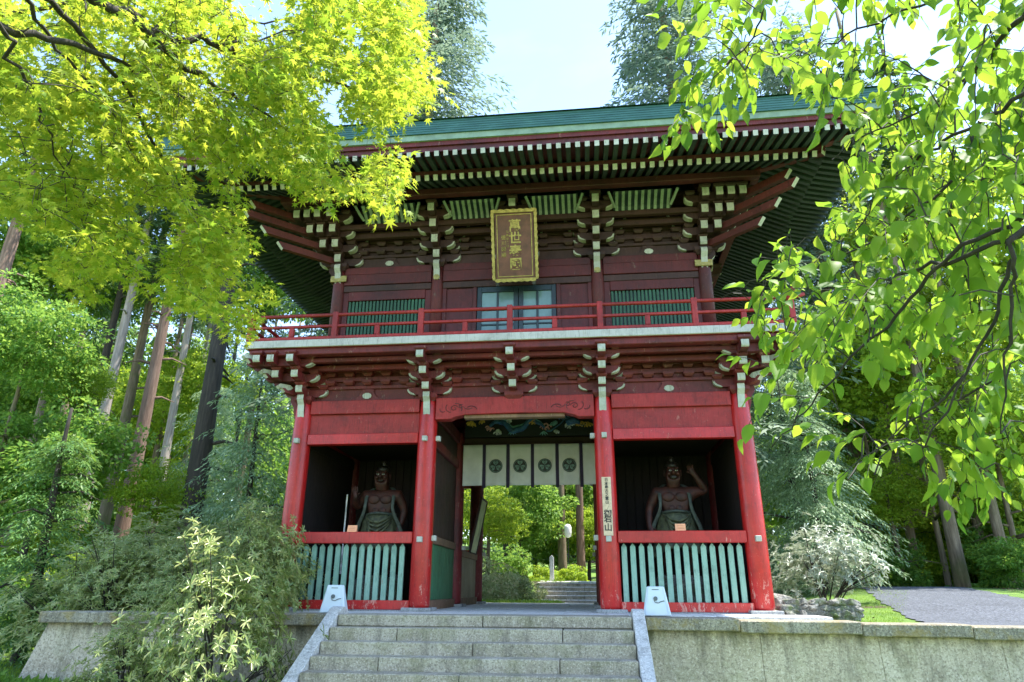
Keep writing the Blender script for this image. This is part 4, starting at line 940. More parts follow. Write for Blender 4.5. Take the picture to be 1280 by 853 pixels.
# ---------------------------------------------------------------- guardian statues
def skin_body(name, J, E_, mat, parent, sub=2, root='pelvis'):
    ks = list(J); ix = {k: i for i, k in enumerate(ks)}
    me = bpy.data.meshes.new(name); me.from_pydata([J[k][0] for k in ks], [(ix[a], ix[c]) for a, c in E_], []); me.materials.append(mat)
    o = ob(name, me, parent); o.modifiers.new('skin', 'SKIN'); sv = me.skin_vertices[0].data
    for k in ks:
        r = J[k][1]; sv[ix[k]].radius = (r if isinstance(r, tuple) else (r, r)); sv[ix[k]].use_root = (k == root)
    sb = o.modifiers.new('sub', 'SUBSURF'); sb.levels = sub; sb.render_levels = sub
    # baked to a plain mesh
    dg = bpy.context.evaluated_depsgraph_get(); dg.update(); m2 = bpy.data.meshes.new_from_object(o.evaluated_get(dg)); o.modifiers.clear(); o.data = m2; bpy.data.meshes.remove(me)
    m2.polygons.foreach_set('use_smooth', [True]*len(m2.polygons)); m2.materials.clear(); m2.materials.append(mat); return o
def hand_chain(J, E_, w, pre, wrist, palm_dir, finger_dir, thumb_dir, curl):
    w_ = Vector(J[wrist][0]); pd, fd, td = Vector(palm_dir).normalized(), Vector(finger_dir).normalized(), Vector(thumb_dir).normalized()
    side = fd.cross(pd).normalized()
    if side.dot(td) < 0: side = -side
    pc = w_+fd*.07; J[pre+'palm'] = (tuple(pc), (.045, .03)); E_.append((wrist, pre+'palm'))
    for i, (off, L) in enumerate(((.045, .085), (.015, .1), (-.015, .092), (-.045, .07))):
        b0 = pc+side*off+fd*.05; m1 = b0+fd*L*.5+pd*curl*L*.25; t1 = m1+(fd*(1-curl)+pd*curl).normalized()*L*.5
        for nm, p, r in (('a', b0, .016), ('b', m1, .0145), ('c', t1, .011)): J[f'{pre}f{i}{nm}'] = (tuple(p), r)
        E_ += [(pre+'palm', f'{pre}f{i}a'), (f'{pre}f{i}a', f'{pre}f{i}b'), (f'{pre}f{i}b', f'{pre}f{i}c')]
    t0 = w_+fd*.05+side*.05; t1 = t0+(side*.7+fd*.7).normalized()*.06+pd*curl*.02
    J[pre+'t0'] = (tuple(t0), .018); J[pre+'t1'] = (tuple(t1), .013); E_ += [(pre+'palm', pre+'t0'), (pre+'t0', pre+'t1')]
def guardian(label, x, y, mir, pose):
    r = thing('guardian_statue', label, 'statue', (x, y, 0.03)); s = mir
    b = MB(); b.lathe([(.50, 0), (.47, .18), (.42, .40), (.33, .52)], 14); me = b.mesh('rock_base', M['rock'])
    for v in me.vertices: v.co *= 1+.16*noise.noise(v.co*4+Vector((mir*3, 0, 0)))
    ob('rock_base', me, r)
    J = {'pelvis': ((0, 0, 1.38), (.20, .16)), 'waist': ((0, -.01, 1.56), (.19, .15)), 'chest': ((0, -.02, 1.84), (.255, .17)), 'neckb': ((0, -.03, 2.04), (.12, .10)), 'neck': ((0, -.05, 2.12), .085),
         'skull': ((.0, -.07, 2.30), (.135, .15)), 'crown': ((0, -.05, 2.42), (.10, .11)), 'jaw': ((0, -.13, 2.20), (.09, .07))}
    E_ = [('pelvis', 'waist'), ('waist', 'chest'), ('chest', 'neckb'), ('neckb', 'neck'), ('neck', 'skull'), ('skull', 'crown'), ('neck', 'jaw')]
    for q, k in ((-1, 'l'), (1, 'r')):
        J.update({k+'hip': ((q*.13, 0, 1.28), .13), k+'knee': ((q*(.20), -.05, .92), .095), k+'calf': ((q*.20, 0, .74), .09), k+'ank': ((q*.19, .02, .58), .055), k+'toe': ((q*.22, -.17, .54), (.06, .035))})
        E_ += [('pelvis', k+'hip'), (k+'hip', k+'knee'), (k+'knee', k+'calf'), (k+'calf', k+'ank'), (k+'ank', k+'toe')]
    for q, k in ((-1, 'l'), (1, 'r')):
        sh = (q*.30, -.02, 1.95); el, wr = pose[k][0], pose[k][1]
        J[k+'sh'] = (sh, .12); J[k+'ua'] = (tuple((Vector(sh)+Vector(el))/2+Vector((0, 0, 0))), .10); J[k+'el'] = (el, .068); J[k+'fa'] = (tuple(Vector(el)*.6+Vector(wr)*.4), .072); J[k+'wr'] = (wr, .045)
        E_ += [('chest', k+'sh'), (k+'sh', k+'ua'), (k+'ua', k+'el'), (k+'el', k+'fa'), (k+'fa', k+'wr')]
        hand_chain(J, E_, 0, k, k+'wr', *pose[k][2:])
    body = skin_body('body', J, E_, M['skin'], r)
    # muscles, brow, nose, mouth, ears as shapes joined on the head and trunk
    def blob(nm, c, rr, mat, n=10, rot=(0, 0, 0)):
        bm = bmesh.new(); bmesh.ops.create_uvsphere(bm, u_segments=n, v_segments=8, radius=1); me = bpy.data.meshes.new(nm); bm.to_mesh(me); bm.free(); me.materials.append(M[mat]); me.polygons.foreach_set('use_smooth', [True]*len(me.polygons))
        return ob(nm, me, r, c, rot, rr)
    for q in (-1, 1):
        blob('chest_muscle', (q*.11, -.15, 1.86), (.115, .03, .085), 'skin'); blob('eye', (q*.052, -.212, 2.315), (.024, .014, .013), 'eyewhite'); blob('pupil', (q*.052, -.227, 2.313), (.009, .005, .010), 'ink')
        blob('brow', (q*.058, -.213, 2.352), (.048, .022, .014), 'skin', rot=(0, -q*.45, 0)); blob('cheek', (q*.075, -.185, 2.26), (.04, .035, .035), 'skin'); blob('ear', (q*.142, -.06, 2.29), (.018, .04, .06), 'skin')
        blob('belly_muscle', (q*.065, -.165, 1.66), (.06, .016, .05), 'skin')
    blob('nose', (0, -.235, 2.275), (.032, .035, .035), 'skin'); blob('mouth', (0, -.205, 2.20), (.055, .02, .018 if pose['shut'] else .035), 'hair')
    blob('hair', (0, -.03, 2.42), (.125, .135, .085), 'hair'); blob('topknot', (0, -.02, 2.53), (.05, .05, .075), 'hair'); blob('topknot_band', (0, -.02, 2.485), (.058, .058, .018), 'gold')
    # pleated robe from the waist
    n = 48; rows = 10; vs = []; fs = []
    for j in range(rows+1):
        t = j/rows; z = 1.60-.72*t
        for i in range(n):
            a = 2*PI*i/n; rr = (.225+.20*t+.03*math.sin(PI*min(1, t*3)))*(1+.06*t*math.sin(a*9+2*t)+.03*math.sin(a*17)); zz = z+(.10*t*math.cos(a*2+PI)*(1 if t > .5 else 0))
            vs.append((rr*math.cos(a)*1.1, rr*math.sin(a)*.8-.01, zz))
    fs = [(j*n+i, j*n+(i+1) % n, (j+1)*n+(i+1) % n, (j+1)*n+i) for j in range(rows) for i in range(n)]
    b = MB(); b.add(vs, fs); o = b.build('robe', M['robe'], r, smooth=True); md = o.modifiers.new('thick', 'SOLIDIFY'); md.thickness = .012
    for k in range(4):      # hanging folds at the front
        b = MB(); b.tube([(-.22+.02*k, -.20-.015*k, 1.55-.04*k), (-.10, -.27-.01*k, 1.46-.07*k), (.03, -.29-.01*k, 1.43-.075*k), (.14, -.26, 1.48-.06*k), (.24, -.18, 1.57-.04*k)], [.018, .026, .028, .026, .016], 6); b.build('robe_fold', M['robe'], r, smooth=True)
    b = MB(); b.tube([(.26*math.cos(a), .20*math.sin(a)-.01, 1.60+.01*math.sin(3*a)) for a in np.linspace(0, 2*PI, 22)], .026, 7); b.build('sash', M['robeblue'], r, smooth=True)
    for q in (-1, 1):       # scarf over the shoulders and down both sides
        b = MB(); pts = [(q*.10, .10, 2.12), (q*.22, -.02, 2.08), (q*.26, -.16, 1.90), (q*.24, -.20, 1.70), (q*.30, -.16, 1.52), (q*.40, -.10, 1.35), (q*.44, -.08, 1.10), (q*.50, -.05, .86)]
        vs = []; 
        for k, p in enumerate(pts):
            wv = .045+.012*math.sin(k*1.7); vs += [(p[0]-wv*.8, p[1]-.012, p[2]+.0), (p[0]+wv*.8, p[1]+.004, p[2]+.01)]
        b.add(vs, [(2*k, 2*k+1, 2*k+3, 2*k+2) for k in range(len(pts)-1)]); o = b.build('scarf', M['robeblue'], r, smooth=True); md = o.modifiers.new('thick', 'SOLIDIFY'); md.thickness = .02; md2 = o.modifiers.new('s', 'SUBSURF'); md2.levels = 1; md2.render_levels = 1
    return r
poseL = {'l': ((-.47, -.02, 1.72), (-.42, -.26, 1.88), (0, -1, 0), (-.1, 0, 1), (1, 0, .2), .15), 'r': ((.43, .02, 1.66), (.37, -.06, 1.36), (0, -1, -.2), (-.15, -.2, -1), (-1, 0, 0), .75), 'shut': True}
poseR = {'l': ((-.44, .0, 1.66), (-.46, -.10, 1.34), (0, -1, 0), (.35, -.35, -.85), (1, 0, .3), .1), 'r': ((.56, .0, 1.98), (.36, -.10, 2.26), (0, -1, 0), (-.4, -.1, .9), (-1, 0, 0), .85), 'shut': False}
gl = guardian('bare chested red guardian statue raising an open palm beside a staff, in left bay', -2.72, 1.15, 1, poseL)
b = MB(); b.tube([(-.60, -.18, .55), (-.60, -.18, 1.95)], .014, 7); b.build('staff', M['cwhite'], gl)
gr = guardian('bare chested red guardian statue with one fist raised beside its head, in right bay', 2.88, 1.15, -1, poseR)
for q in (gl, gr): q.scale = (1.08, 1.08, 1.04)
# ================================================================ vegetation
def leafmat(name, a, b, c, trans=0.5, tcol=None, rough=0.5, spec=0.35, scale=0.6):
    t = NT(name); isl = t.island(); big = t.noise(scale, 3)
    f = t.math('ADD', t.math('MULTIPLY', isl, .55), t.math('MULTIPLY', big, .45)); col = t.ramp(f, [(0.22, a), (0.5, b), (0.8, c)])
    col = t.mix(t.math('MULTIPLY', t.objrand(), .25), col, a)
    t.col(col); t.rough(rough); t.b.inputs['Specular IOR Level'].default_value = spec
    tr = t.n.new('ShaderNodeBsdfTranslucent'); tc = t.mix(1.0, col, tcol or rgb(1.0, .95, .35), 'MULTIPLY')
    g = t.n.new('ShaderNodeGamma'); g.inputs['Gamma'].default_value = .62; t.l.new(tc, g.inputs['Color']); t.l.new(g.outputs[0], tr.inputs['Color'])
    mx = t.n.new('ShaderNodeMixShader'); mx.inputs[0].default_value = trans; t.l.new(t.b.outputs[0], mx.inputs[1]); t.l.new(tr.outputs[0], mx.inputs[2]); t.l.new(mx.outputs[0], t.out.inputs['Surface'])
    return t.m
M['maple'] = leafmat('maple_leaf', rgb(.12, .24, .014), rgb(.28, .37, .02), rgb(.46, .47, .04), .58, rgb(1, .95, .3))
M['cherry'] = leafmat('cherry_leaf', rgb(.045, .14, .010), rgb(.13, .27, .016), rgb(.28, .40, .03), .62, rgb(1, .97, .3), .5, .3, 1.5)
M['broad'] = leafmat('broad_leaf', rgb(.06, .17, .025), rgb(.13, .28, .04), rgb(.23, .38, .06), .5)
M['broadyel'] = leafmat('yellow_green_leaf', rgb(.13, .26, .02), rgb(.24, .38, .028), rgb(.36, .46, .04), .55, rgb(1, .95, .25))
M['cedar'] = leafmat('cedar_spray', rgb(.03, .075, .03), rgb(.06, .13, .05), rgb(.10, .19, .08), .3)
M['tallfir'] = leafmat('pale_tall_conifer', rgb(.06, .11, .07), rgb(.13, .20, .13), rgb(.23, .31, .20), .3, rgb(.95, 1, .8))
M['fir'] = leafmat('feathery_fir', rgb(.13, .22, .11), rgb(.24, .36, .19), rgb(.38, .50, .30), .35, rgb(.9, 1, .6))
M['darkfir'] = leafmat('dark_hemlock', rgb(.04, .11, .03), rgb(.08, .19, .045), rgb(.15, .28, .06), .35)
M['rhodo'] = leafmat('rhododendron_leaf', rgb(.14, .23, .05), rgb(.31, .39, .11), rgb(.54, .53, .24), .38, rgb(1, .95, .6), .3, .8, 2.5)
M['silver'] = leafmat('pale_silvery_leaf', rgb(.22, .28, .19), rgb(.38, .44, .34), rgb(.56, .60, .50), .2, rgb(1, 1, .8), .35, .6, 2.5)
M['grass'] = leafmat('bright_grass', rgb(.09, .20, .015), rgb(.16, .30, .02), rgb(.26, .40, .035), .4)
M['fern'] = leafmat('ground_herbs', rgb(.06, .17, .02), rgb(.12, .27, .03), rgb(.22, .38, .05), .4)
M['azalea'] = leafmat('azalea_leaf', rgb(.18, .27, .09), rgb(.34, .40, .20), rgb(.52, .44, .30), .3)
def bark(name, a, b, c, moss=None):
    t = NT(name); n = t.noise(9, 6, .7, stretch=(1.6, 1.6, .16)); col = t.ramp(n, [(.3, a), (.52, b), (.75, c)])
    if moss: col = t.mix(t.math('MULTIPLY', t.mask(t.noise(1.2, 4), .5, .65), .6), col, moss)
    col = t.mix(t.math('MULTIPLY', t.objrand(), .3), col, a); t.col(col); t.rough(.9); t.bump(n, .9, .03); return t.m
M['barkred'] = bark('reddish_cedar_bark', rgb(.09, .055, .04), rgb(.20, .125, .09), rgb(.34, .24, .18))
M['barkgrey'] = bark('grey_cedar_bark', rgb(.075, .055, .035), rgb(.19, .145, .095), rgb(.33, .27, .19), rgb(.09, .12, .03))
M['barkdark'] = bark('dark_wet_bark', rgb(.018, .016, .012), rgb(.045, .036, .028), rgb(.09, .075, .055))
M['barkpale'] = bark('pale_bark', rgb(.20, .17, .14), rgb(.36, .31, .27), rgb(.52, .47, .42))
M['twig'] = simple('dark_twig', rgb(.035, .028, .022), .8, 0, 20, .4)
TPL = {}
TPL['kite'] = (np.array([(0, 0, 0), (.30, .45, .05), (0, 1, -.06), (-.30, .45, .05)]), np.array([(0, 1, 2, 3)]))
TPL['blade'] = (np.array([(0, 0, 0), (.055, .4, .01), (0, 1, -.12), (-.055, .4, .01)]), np.array([(0, 1, 2, 3)]))
TPL['ovate'] = (np.array([(0, 0, 0), (.30, .30, .05), (.24, .70, .03), (0, 1, -.10), (-.24, .70, .03), (-.30, .30, .05)]), np.array([(0, 1, 2, 3), (0, 3, 4, 5)]))
TPL['long'] = (np.array([(0, 0, 0), (.11, .35, .03), (.10, .75, .0), (0, 1, -.14), (-.10, .75, .0), (-.11, .35, .03)]), np.array([(0, 1, 2, 3), (0, 3, 4, 5)]))
def _maple():
    V_ = [(0, .30, 0)]; n = 7; A = np.radians([-145, -95, -45, 0, 45, 95, 145]); R_ = [.34, .56, .72, .80, .72, .56, .34]
    for i in range(7):
        a = A[i]; V_.append((R_[i]*math.sin(a), .30+R_[i]*math.cos(a), -.10*R_[i]))
    va = (A[:-1]+A[1:])/2; val = [(.24*math.sin(a), .30+.24*math.cos(a), .02) for a in va]; first = (.05*math.sin(A[0]-.5), .28+.16*math.cos(A[0]-.5), 0); last = (.05*math.sin(A[-1]+.5), .28+.16*math.cos(A[-1]+.5), 0)
    b0 = len(V_); V_ += [first]+val+[last]
    return np.array(V_), np.array([(0, b0+i, 1+i, b0+i+1) for i in range(7)])
TPL['maple'] = _maple()
def _big(fold=.35, curl=.16):      # large ovate leaf with folded midrib, toothed outline, hooked tip
    ys = [0, .10, .28, .48, .68, .86, 1.0]; ws = [.0, .17, .29, .30, .22, .09, .0]; V_ = []; n = len(ys)
    for y, w_ in zip(ys, ws): V_ += [(0, y, -curl*y*y), (w_, y+.012, fold*w_-curl*y*y+.03*math.sin(y*9)), (-w_, y+.012, fold*w_-curl*y*y-.025*math.sin(y*11))]
    F_ = []
    for k in range(n-1): a = 3*k; F_ += [(a, a+1, a+4, a+3), (a, a+3, a+5, a+2)]
    return np.array(V_), np.array(F_)
TPL['big'] = _big(); TPL['big1'] = _big(.6, .30); TPL['big2'] = _big(.12, .05); TPL['big3'] = _big(.45, .5)
def norm(v): return v/np.maximum(np.linalg.norm(v, axis=-1, keepdims=True), 1e-9)
def leaves(P, D, N, S, tpl, mirror=False):
    """P centres (n,3), D leaf direction, N approximate normal, S sizes -> V, F"""
    T, Fq = TPL[tpl]; n = len(P); D = norm(D); X = norm(np.cross(D, N)); Z = np.cross(X, D)
    S = np.broadcast_to(np.asarray(S, float), (n,))
    V_ = P[:, None, :]+S[:, None, None]*(T[None, :, 0:1]*X[:, None, :]+T[None, :, 1:2]*D[:, None, :]+T[None, :, 2:3]*Z[:, None, :])
    F_ = (Fq[None]+np.arange(n)[:, None, None]*len(T)).reshape(-1, Fq.shape[1]); return V_.reshape(-1, 3), F_
def rnd(n, s=1.0): return RNG.normal(size=(n, 3))*s
def blobs_crown(nb, nl, R_, Hc, size, tpl='kite', flat=.6, seed=0, shell=.75, low=0.0):
    """uneven broad crown: leaf clumps spread through an egg shaped volume, origin at the crown base"""
    rs = np.random.default_rng(seed); c = []
    while len(c) < nb:
        p = rs.uniform(-1, 1, 3); r = np.linalg.norm(p)
        if r < 1 and r > .25: c.append(p*(rs.uniform(.72, 1.1)))
    c = np.array(c)*np.array([R_, R_, Hc/2])+np.array([0, 0, Hc/2+low]); br = rs.uniform(.16, .34, nb)*R_
    k = rs.integers(0, nb, nl); d = norm(rs.normal(size=(nl, 3))); rad = br[k]*rs.uniform(shell, 1.08, nl)**.6
    P = c[k]+d*rad[:, None]*np.array([1.15, 1.15, flat]); out = norm(d+rs.normal(size=(nl, 3))*.6+np.array([0, 0, -.3])); N = norm(np.array([0, 0, 1.0])+rs.normal(size=(nl, 3))*.55+d*.4)
    return leaves(P, out, N, size*rs.uniform(.7, 1.3, nl), tpl)
def spray_crown(nbr, Hc, R_, per, size, seed=0, droop=.5, tpl='blade', top=.15, width=.22):
    """conifer crown: whorled limbs carrying drooping sprays of narrow leaf blades"""
    rs = np.random.default_rng(seed); Vs = []; Fs = []; off = 0; PP = []; DD = []
    for i in range(nbr):
        t = rs.uniform(0, 1)**.9; z = Hc*t; L = R_*((1-t)**.75*(1-top)+top)*rs.uniform(.6, 1.15)*(min(1, t*6+.5)); a = rs.uniform(0, 2*PI)
        u = rs.uniform(.15, 1, per)**.75; az = a+rs.normal(0, width, per)*(1-.4*u)
        P = np.stack([L*u*np.cos(az), L*u*np.sin(az), z+.25*L*u-droop*L*u*u+rs.normal(0, .10, per)*L*.5], 1)
        D = np.stack([np.cos(az)+rs.normal(0, .5, per), np.sin(az)+rs.normal(0, .5, per), -droop*1.2*u+rs.normal(0, .35, per)], 1); PP.append(P); DD.append(D)
    P = np.concatenate(PP); D = np.concatenate(DD); n = len(P)
    return leaves(P, D, norm(np.array([0, 0, 1.0])+rs.normal(size=(n, 3))*.5), size*rs.uniform(.6, 1.3, n), tpl)
def fan_crown(nbr, Hc, R_, bl, seed=0, droop=.45, top=.15, tw_=.34, base=0.0):
    """conifer crown of flat feathery fans: limbs, side twigs on both sides, small blades along each twig"""
    rs = np.random.default_rng(seed); PP, DD, NN = [], [], []
    for i in range(nbr):
        t = rs.uniform(0, 1)**.85; z = base+Hc*t; L = R_*((1-t)**.8*(1-top)+top)*rs.uniform(.55, 1.2); az = rs.uniform(0, 2*PI); dr = droop*rs.uniform(.4, 1.4); up0 = rs.uniform(.05, .4)
        m_ = int(9+9*L/R_); h = np.array([math.cos(az), math.sin(az), 0]); sd = np.array([-math.sin(az), math.cos(az), 0])
        for q in range(m_):
            u = (q+.6)/m_; c = h*L*u+np.array([0, 0, z+up0*L*u-dr*L*u*u]); l = (tw_*L*(1-u)**.6+.10)*rs.uniform(.7, 1.25); sg = 1 if q % 2 else -1
            d = norm(h*(.55+.5*u)+sd*sg*(1.0-.6*u)+np.array([0, 0, -.35*dr*2-.25*u+rs.normal(0, .12)])); k = max(4, int(l/bl*2.4)); v = np.linspace(.05, 1, k); p = c+d*(l*v)[:, None]+np.array([0, 0, -1.0])*(.28*l*v*v)[:, None]
            s2 = norm(np.cross(d, [0, 0, 1.0]))*np.where(np.arange(k) % 2, 1, -1)[:, None]; dd = d*.8+s2*rs.uniform(.3, .8, (k, 1))+np.array([0, 0, -.25])*v[:, None]+rs.normal(size=(k, 3))*.15
            PP.append(p); DD.append(dd); NN.append(np.tile([0, 0, 1.0], (k, 1))+rs.normal(size=(k, 3))*.35)
    P, D, N = np.concatenate(PP), np.concatenate(DD), np.concatenate(NN); return leaves(P, D, N, bl*rs.uniform(.7, 1.35, len(P)), 'spray')
TPL['spray'] = (np.array([(0, 0, 0), (.14, .45, .01), (0, 1, -.10), (-.14, .45, .01)]), np.array([(0, 1, 2, 3)]))
def trunk_mesh(name, h, r0, r1, mat, seed=0, limbs=10, zl=.35, lean=.0, n=12, limbL=1.6):
    rs = random.Random(seed); b = MB(); k = 14; pts = []; rad = []
    for i in range(k):
        t = i/(k-1); pts.append((lean*h*t*t+.05*math.sin(t*5+seed), .05*math.cos(t*4+seed), h*t-.4)); rad.append((r0*(1-t)+r1*t)*(1+.16*max(0, 1-t*20)))
    b.tube(pts, rad, n)
    for i in range(limbs):
        t = rs.uniform(zl, .97); z = h*t-.4; a = rs.uniform(0, 2*PI); L = limbL*(1.15-t)*rs.uniform(.5, 1.3); x0 = lean*h*t*t; rr = (r0*(1-t)+r1*t)*.28+.012
        b.tube([(x0, 0, z), (x0+L*.5*math.cos(a), L*.5*math.sin(a), z+L*.10), (x0+L*math.cos(a), L*math.sin(a), z-L*.05)], [rr, rr*.6, rr*.15], 5)
    me = b.mesh(name, mat, smooth=True); return me
def nm(name, VF, mat): return np_mesh(name, VF[0], VF[1], mat)
CR = {}
CR['cedar'] = [nm('cedar_crown', fan_crown(75, 12, 2.6, .36, s, .45, .2), M['cedar']) for s in range(3)]
CR['tallfir'] = [nm('tall_crown', fan_crown(300, 20, 3.8, .24, 10+s, .45, .35), M['tallfir']) for s in range(2)]
CR['fir'] = [nm('fir_crown', fan_crown(190, 6.6, 2.3, .13, 20+s, .5, .25), M['fir']) for s in range(2)]
CR['darkfir'] = [nm('hemlock_crown', fan_crown(150, 5.4, 2.0, .13, 30+s, .5, .3), M['darkfir']) for s in range(1)]
CR['broad'] = [nm('broad_crown', blobs_crown(60, 13000, 3.0, 5.0, .20, 'kite', .55, 40+s), M['broad']) for s in range(3)]
CR['broadyel'] = [nm('yellow_crown', blobs_crown(60, 13000, 3.0, 4.2, .17, 'kite', .45, 50+s), M['broadyel']) for s in range(2)]
CR['bush'] = [nm('bush_foliage', blobs_crown(26, 6000, 1.1, 1.5, .105, 'kite', .7, 60+s), M['broad']) for s in range(3)]
CR['bushyel'] = [nm('bush_foliage', blobs_crown(26, 6000, 1.1, 1.4, .10, 'kite', .6, 70+s), M['broadyel']) for s in range(2)]
CR['azalea'] = [nm('azalea_foliage', blobs_crown(22, 7000, .9, 1.2, .06, 'kite', .8, 80+s), M['azalea']) for s in range(2)]
def whorl_shrub(nw, R_, Hc, L, seed, mat, tpl='long', stems=14, per=9):
    """shrub of leaf rosettes at the ends of forked stems"""
    rs = np.random.default_rng(seed); c = []
    while len(c) < nw:
        p = rs.normal(size=3); p /= np.linalg.norm(p); p *= rs.uniform(.45, 1.0)**.6
        if p[2] > -.35: c.append(p)
    c = np.array(c); k0 = c[:max(18, nw//16)]*rs.uniform(.62, 1.18, (max(18, nw//16), 1)); c = k0[rs.integers(0, len(k0), nw)]+rs.normal(size=(nw, 3))*.17; c = c*np.array([R_, R_, Hc*.62])+np.array([0, 0, Hc*.40])
    up = norm(c-np.array([0, 0, -.2*Hc])+rs.normal(size=c.shape)*.3*R_)
    P = np.repeat(c, per, 0); U = np.repeat(up, per, 0); a = np.tile(np.linspace(0, 2*PI, per, endpoint=False), nw)+np.repeat(rs.uniform(0, 6, nw), per)+rs.normal(0, .2, nw*per)
    X = norm(np.cross(U, np.array([.3, .2, 1.0]))); Y = np.cross(U, X); rad = X*np.cos(a)[:, None]+Y*np.sin(a)[:, None]
    D = rad+U*rs.uniform(-.1, .8, nw*per)[:, None]+np.array([0, 0, -.15]); V_, F_ = leaves(P, D, U+rs.normal(size=P.shape)*.15, L*rs.uniform(.65, 1.25, nw*per), tpl)
    b = MB(); r_ = random.Random(seed)
    for i in range(stems):
        e_ = c[r_.randrange(nw)]; s0 = (r_.uniform(-.12, .12)*R_, r_.uniform(-.12, .12)*R_, -.3); m_ = (e_[0]*.45+r_.uniform(-.1, .1), e_[1]*.45+r_.uniform(-.1, .1), e_[2]*.5)
        b.tube([s0, m_, tuple(e_)], [.022, .014, .006], 5)
        for q in range(5):
            e2 = c[np.argsort(((c-e_)**2).sum(1))[r_.randrange(1, 12)]]; b.tube([m_, ((m_[0]+e2[0])/2, (m_[1]+e2[1])/2, (m_[2]+e2[2])/2+.04), tuple(e2)], [.010, .007, .004], 4)
    return np_mesh('shrub_foliage', V_, F_, mat), b.mesh('shrub_stems', M['twig'])
SH = {'rhodo': [whorl_shrub(760, 1.15, 1.9, .118, s, M['rhodo']) for s in range(2)], 'silver': [whorl_shrub(620, 1.2, 1.8, .12, 9, M['silver'])]}
def trunk_of(t): return [c for c in t.children if c.name.startswith('trunk')][0]
# ---- placing trees
def tree(name, label, x, y, kind, var, trunk, zc, sc=1.0, rz=None, group=None, z=None):
    zz = H(x, y) if z is None else z
    t = thing(name, label, 'tree' if 'shrub' not in name and 'bush' not in name else 'shrub', (x, y, zz-.05), random.uniform(0, 6.28) if rz is None else rz, group)
    if trunk is not None: ob('trunk', trunk, t)
    me = CR[kind][var % len(CR[kind])]; ob('crown', me, t, (0, 0, zc), (0, 0, 0), (sc, sc, sc)); return t
TR = {'red': trunk_mesh('trunk', 24, .34, .10, M['barkred'], 1, 16, .3), 'grey': trunk_mesh('trunk', 24, .32, .10, M['barkgrey'], 2, 18, .25), 'dark': trunk_mesh('trunk', 22, .36, .12, M['barkdark'], 3, 16, .2), 'pale': trunk_mesh('trunk', 23, .27, .08, M['barkpale'], 4, 14, .35), 'thin': trunk_mesh('trunk', 20, .20, .06, M['barkgrey'], 5, 14, .3),
      'small': trunk_mesh('trunk', 5.5, .13, .03, M['barkdark'], 6, 12, .25, .0, 8, 2.2), 'smallpale': trunk_mesh('trunk', 5.5, .12, .03, M['barkgrey'], 7, 12, .25, .02, 8, 2.2)}
tl = [(8, 330, 8, 'red', 1.0, 'reddish trunked cedar at the far left edge of the woods'), (106, 560, 14, 'dark', .62, 'slim dark cedar trunk just left of the pale trunk in the left woods'), (122, 560, 12.5, 'pale', .95, 'pale straight cedar trunk standing left of the mossy one in the left woods'),
      (148, 560, 16, 'grey', .9, 'grey green mossy cedar trunk in the middle of the left woods'), (172, 560, 13, 'red', .9, 'thick reddish brown cedar trunk in the middle of the left woods'), (210, 545, 15, 'pale', .8, 'slender pinkish pale cedar trunk left of the dark thick trunk'), (252, 560, 10, 'dark', 1.1, 'thick dark cedar trunk nearest the left side of the gate')]
for px, py, Y, tk, s, lab in tl:
    p = PY(px, py, Y); t = tree('cedar_tree', lab, p[0], p[1], 'cedar', int(px), TR[tk], 13.0, .75); trunk_of(t).scale = (s, s, 1)
for px, Y, tk, s, lab in ((1072, 20, 'grey', .6, 'cedar trunk behind the silvery shrub right of the gate'), (1096, 26, 'thin', .9, 'slim distant cedar right of the trunk behind the silvery shrub'), (1132, 16, 'grey', .55, 'straight slim cedar at the bend of the gravel path'), (1184, 11.5, 'grey', .66, 'thickest mossy cedar standing right of the gravel path'), (1216, 15, 'thin', .8, 'small cedar behind the thickest one right of the path'), (1243, 11.5, 'grey', .5, 'slim cedar near the right edge past the thickest trunk'), (1165, 24, 'red', .7, 'faint distant cedar between the path bend and the thickest trunk')):
    p = PY(px, 640, Y); t = tree('cedar_tree', lab, p[0], p[1], 'cedar', int(px), TR[tk], 13.5, .6); trunk_of(t).scale = (s, s, 1)
for px, Y, tk, s, lab in ((634, 27, 'dark', .8, 'dark cedar seen through the passage, above the pale shrubs'), (702, 24, 'grey', .75, 'paired grey cedar seen through the passage, left of the hanging white lantern'), (726, 25, 'red', .7, 'reddish cedar seen through the passage, nearest the right column'), (655, 36, 'thin', 1.0, 'thin far cedar seen through the middle of the passage')):
    p = PY(px, 660, Y); t = tree('cedar_tree', lab, p[0], p[1], 'cedar', int(px), TR[tk], 12.5, .7); trunk_of(t).scale = (s, s, .9)
for i_, (px, Y, tk, sc_, lab) in enumerate(((60, 20, 'thin', 1.1, 'slim trunk between the left edge and the slim dark cedar'), (85, 26, 'pale', .8, 'distant pale trunk far up the left slope, left of the dark slim one'), (190, 22, 'thin', 1.0, 'thin grey trunk just right of the thick reddish brown cedar'), (228, 24, 'pale', .7, 'thin pale trunk just left of the thick dark cedar'), (300, 21, 'thin', 1.1, 'thin trunk behind the fir left of the gate'), (1052, 24, 'thin', 1.0, 'thin trunk right above the silvery shrub'),
        (1118, 30, 'grey', .6, 'far slim trunk left of the path bend cedar'), (1150, 21, 'thin', .9, 'thin trunk just right of the path bend cedar'), (1206, 24, 'grey', .5, 'slim trunk just right of the thickest mossy cedar'), (1262, 22, 'grey', .7, 'grey trunk near the right edge, farther up the slope'), (1140, 34, 'red', .6, 'small far reddish trunk above the path crest'))):
    p = PY(px, 600, Y); t = tree('cedar_tree', lab, p[0], p[1], 'cedar', i_, TR[tk], 13.5, .6); trunk_of(t).scale = (sc_, sc_, 1)
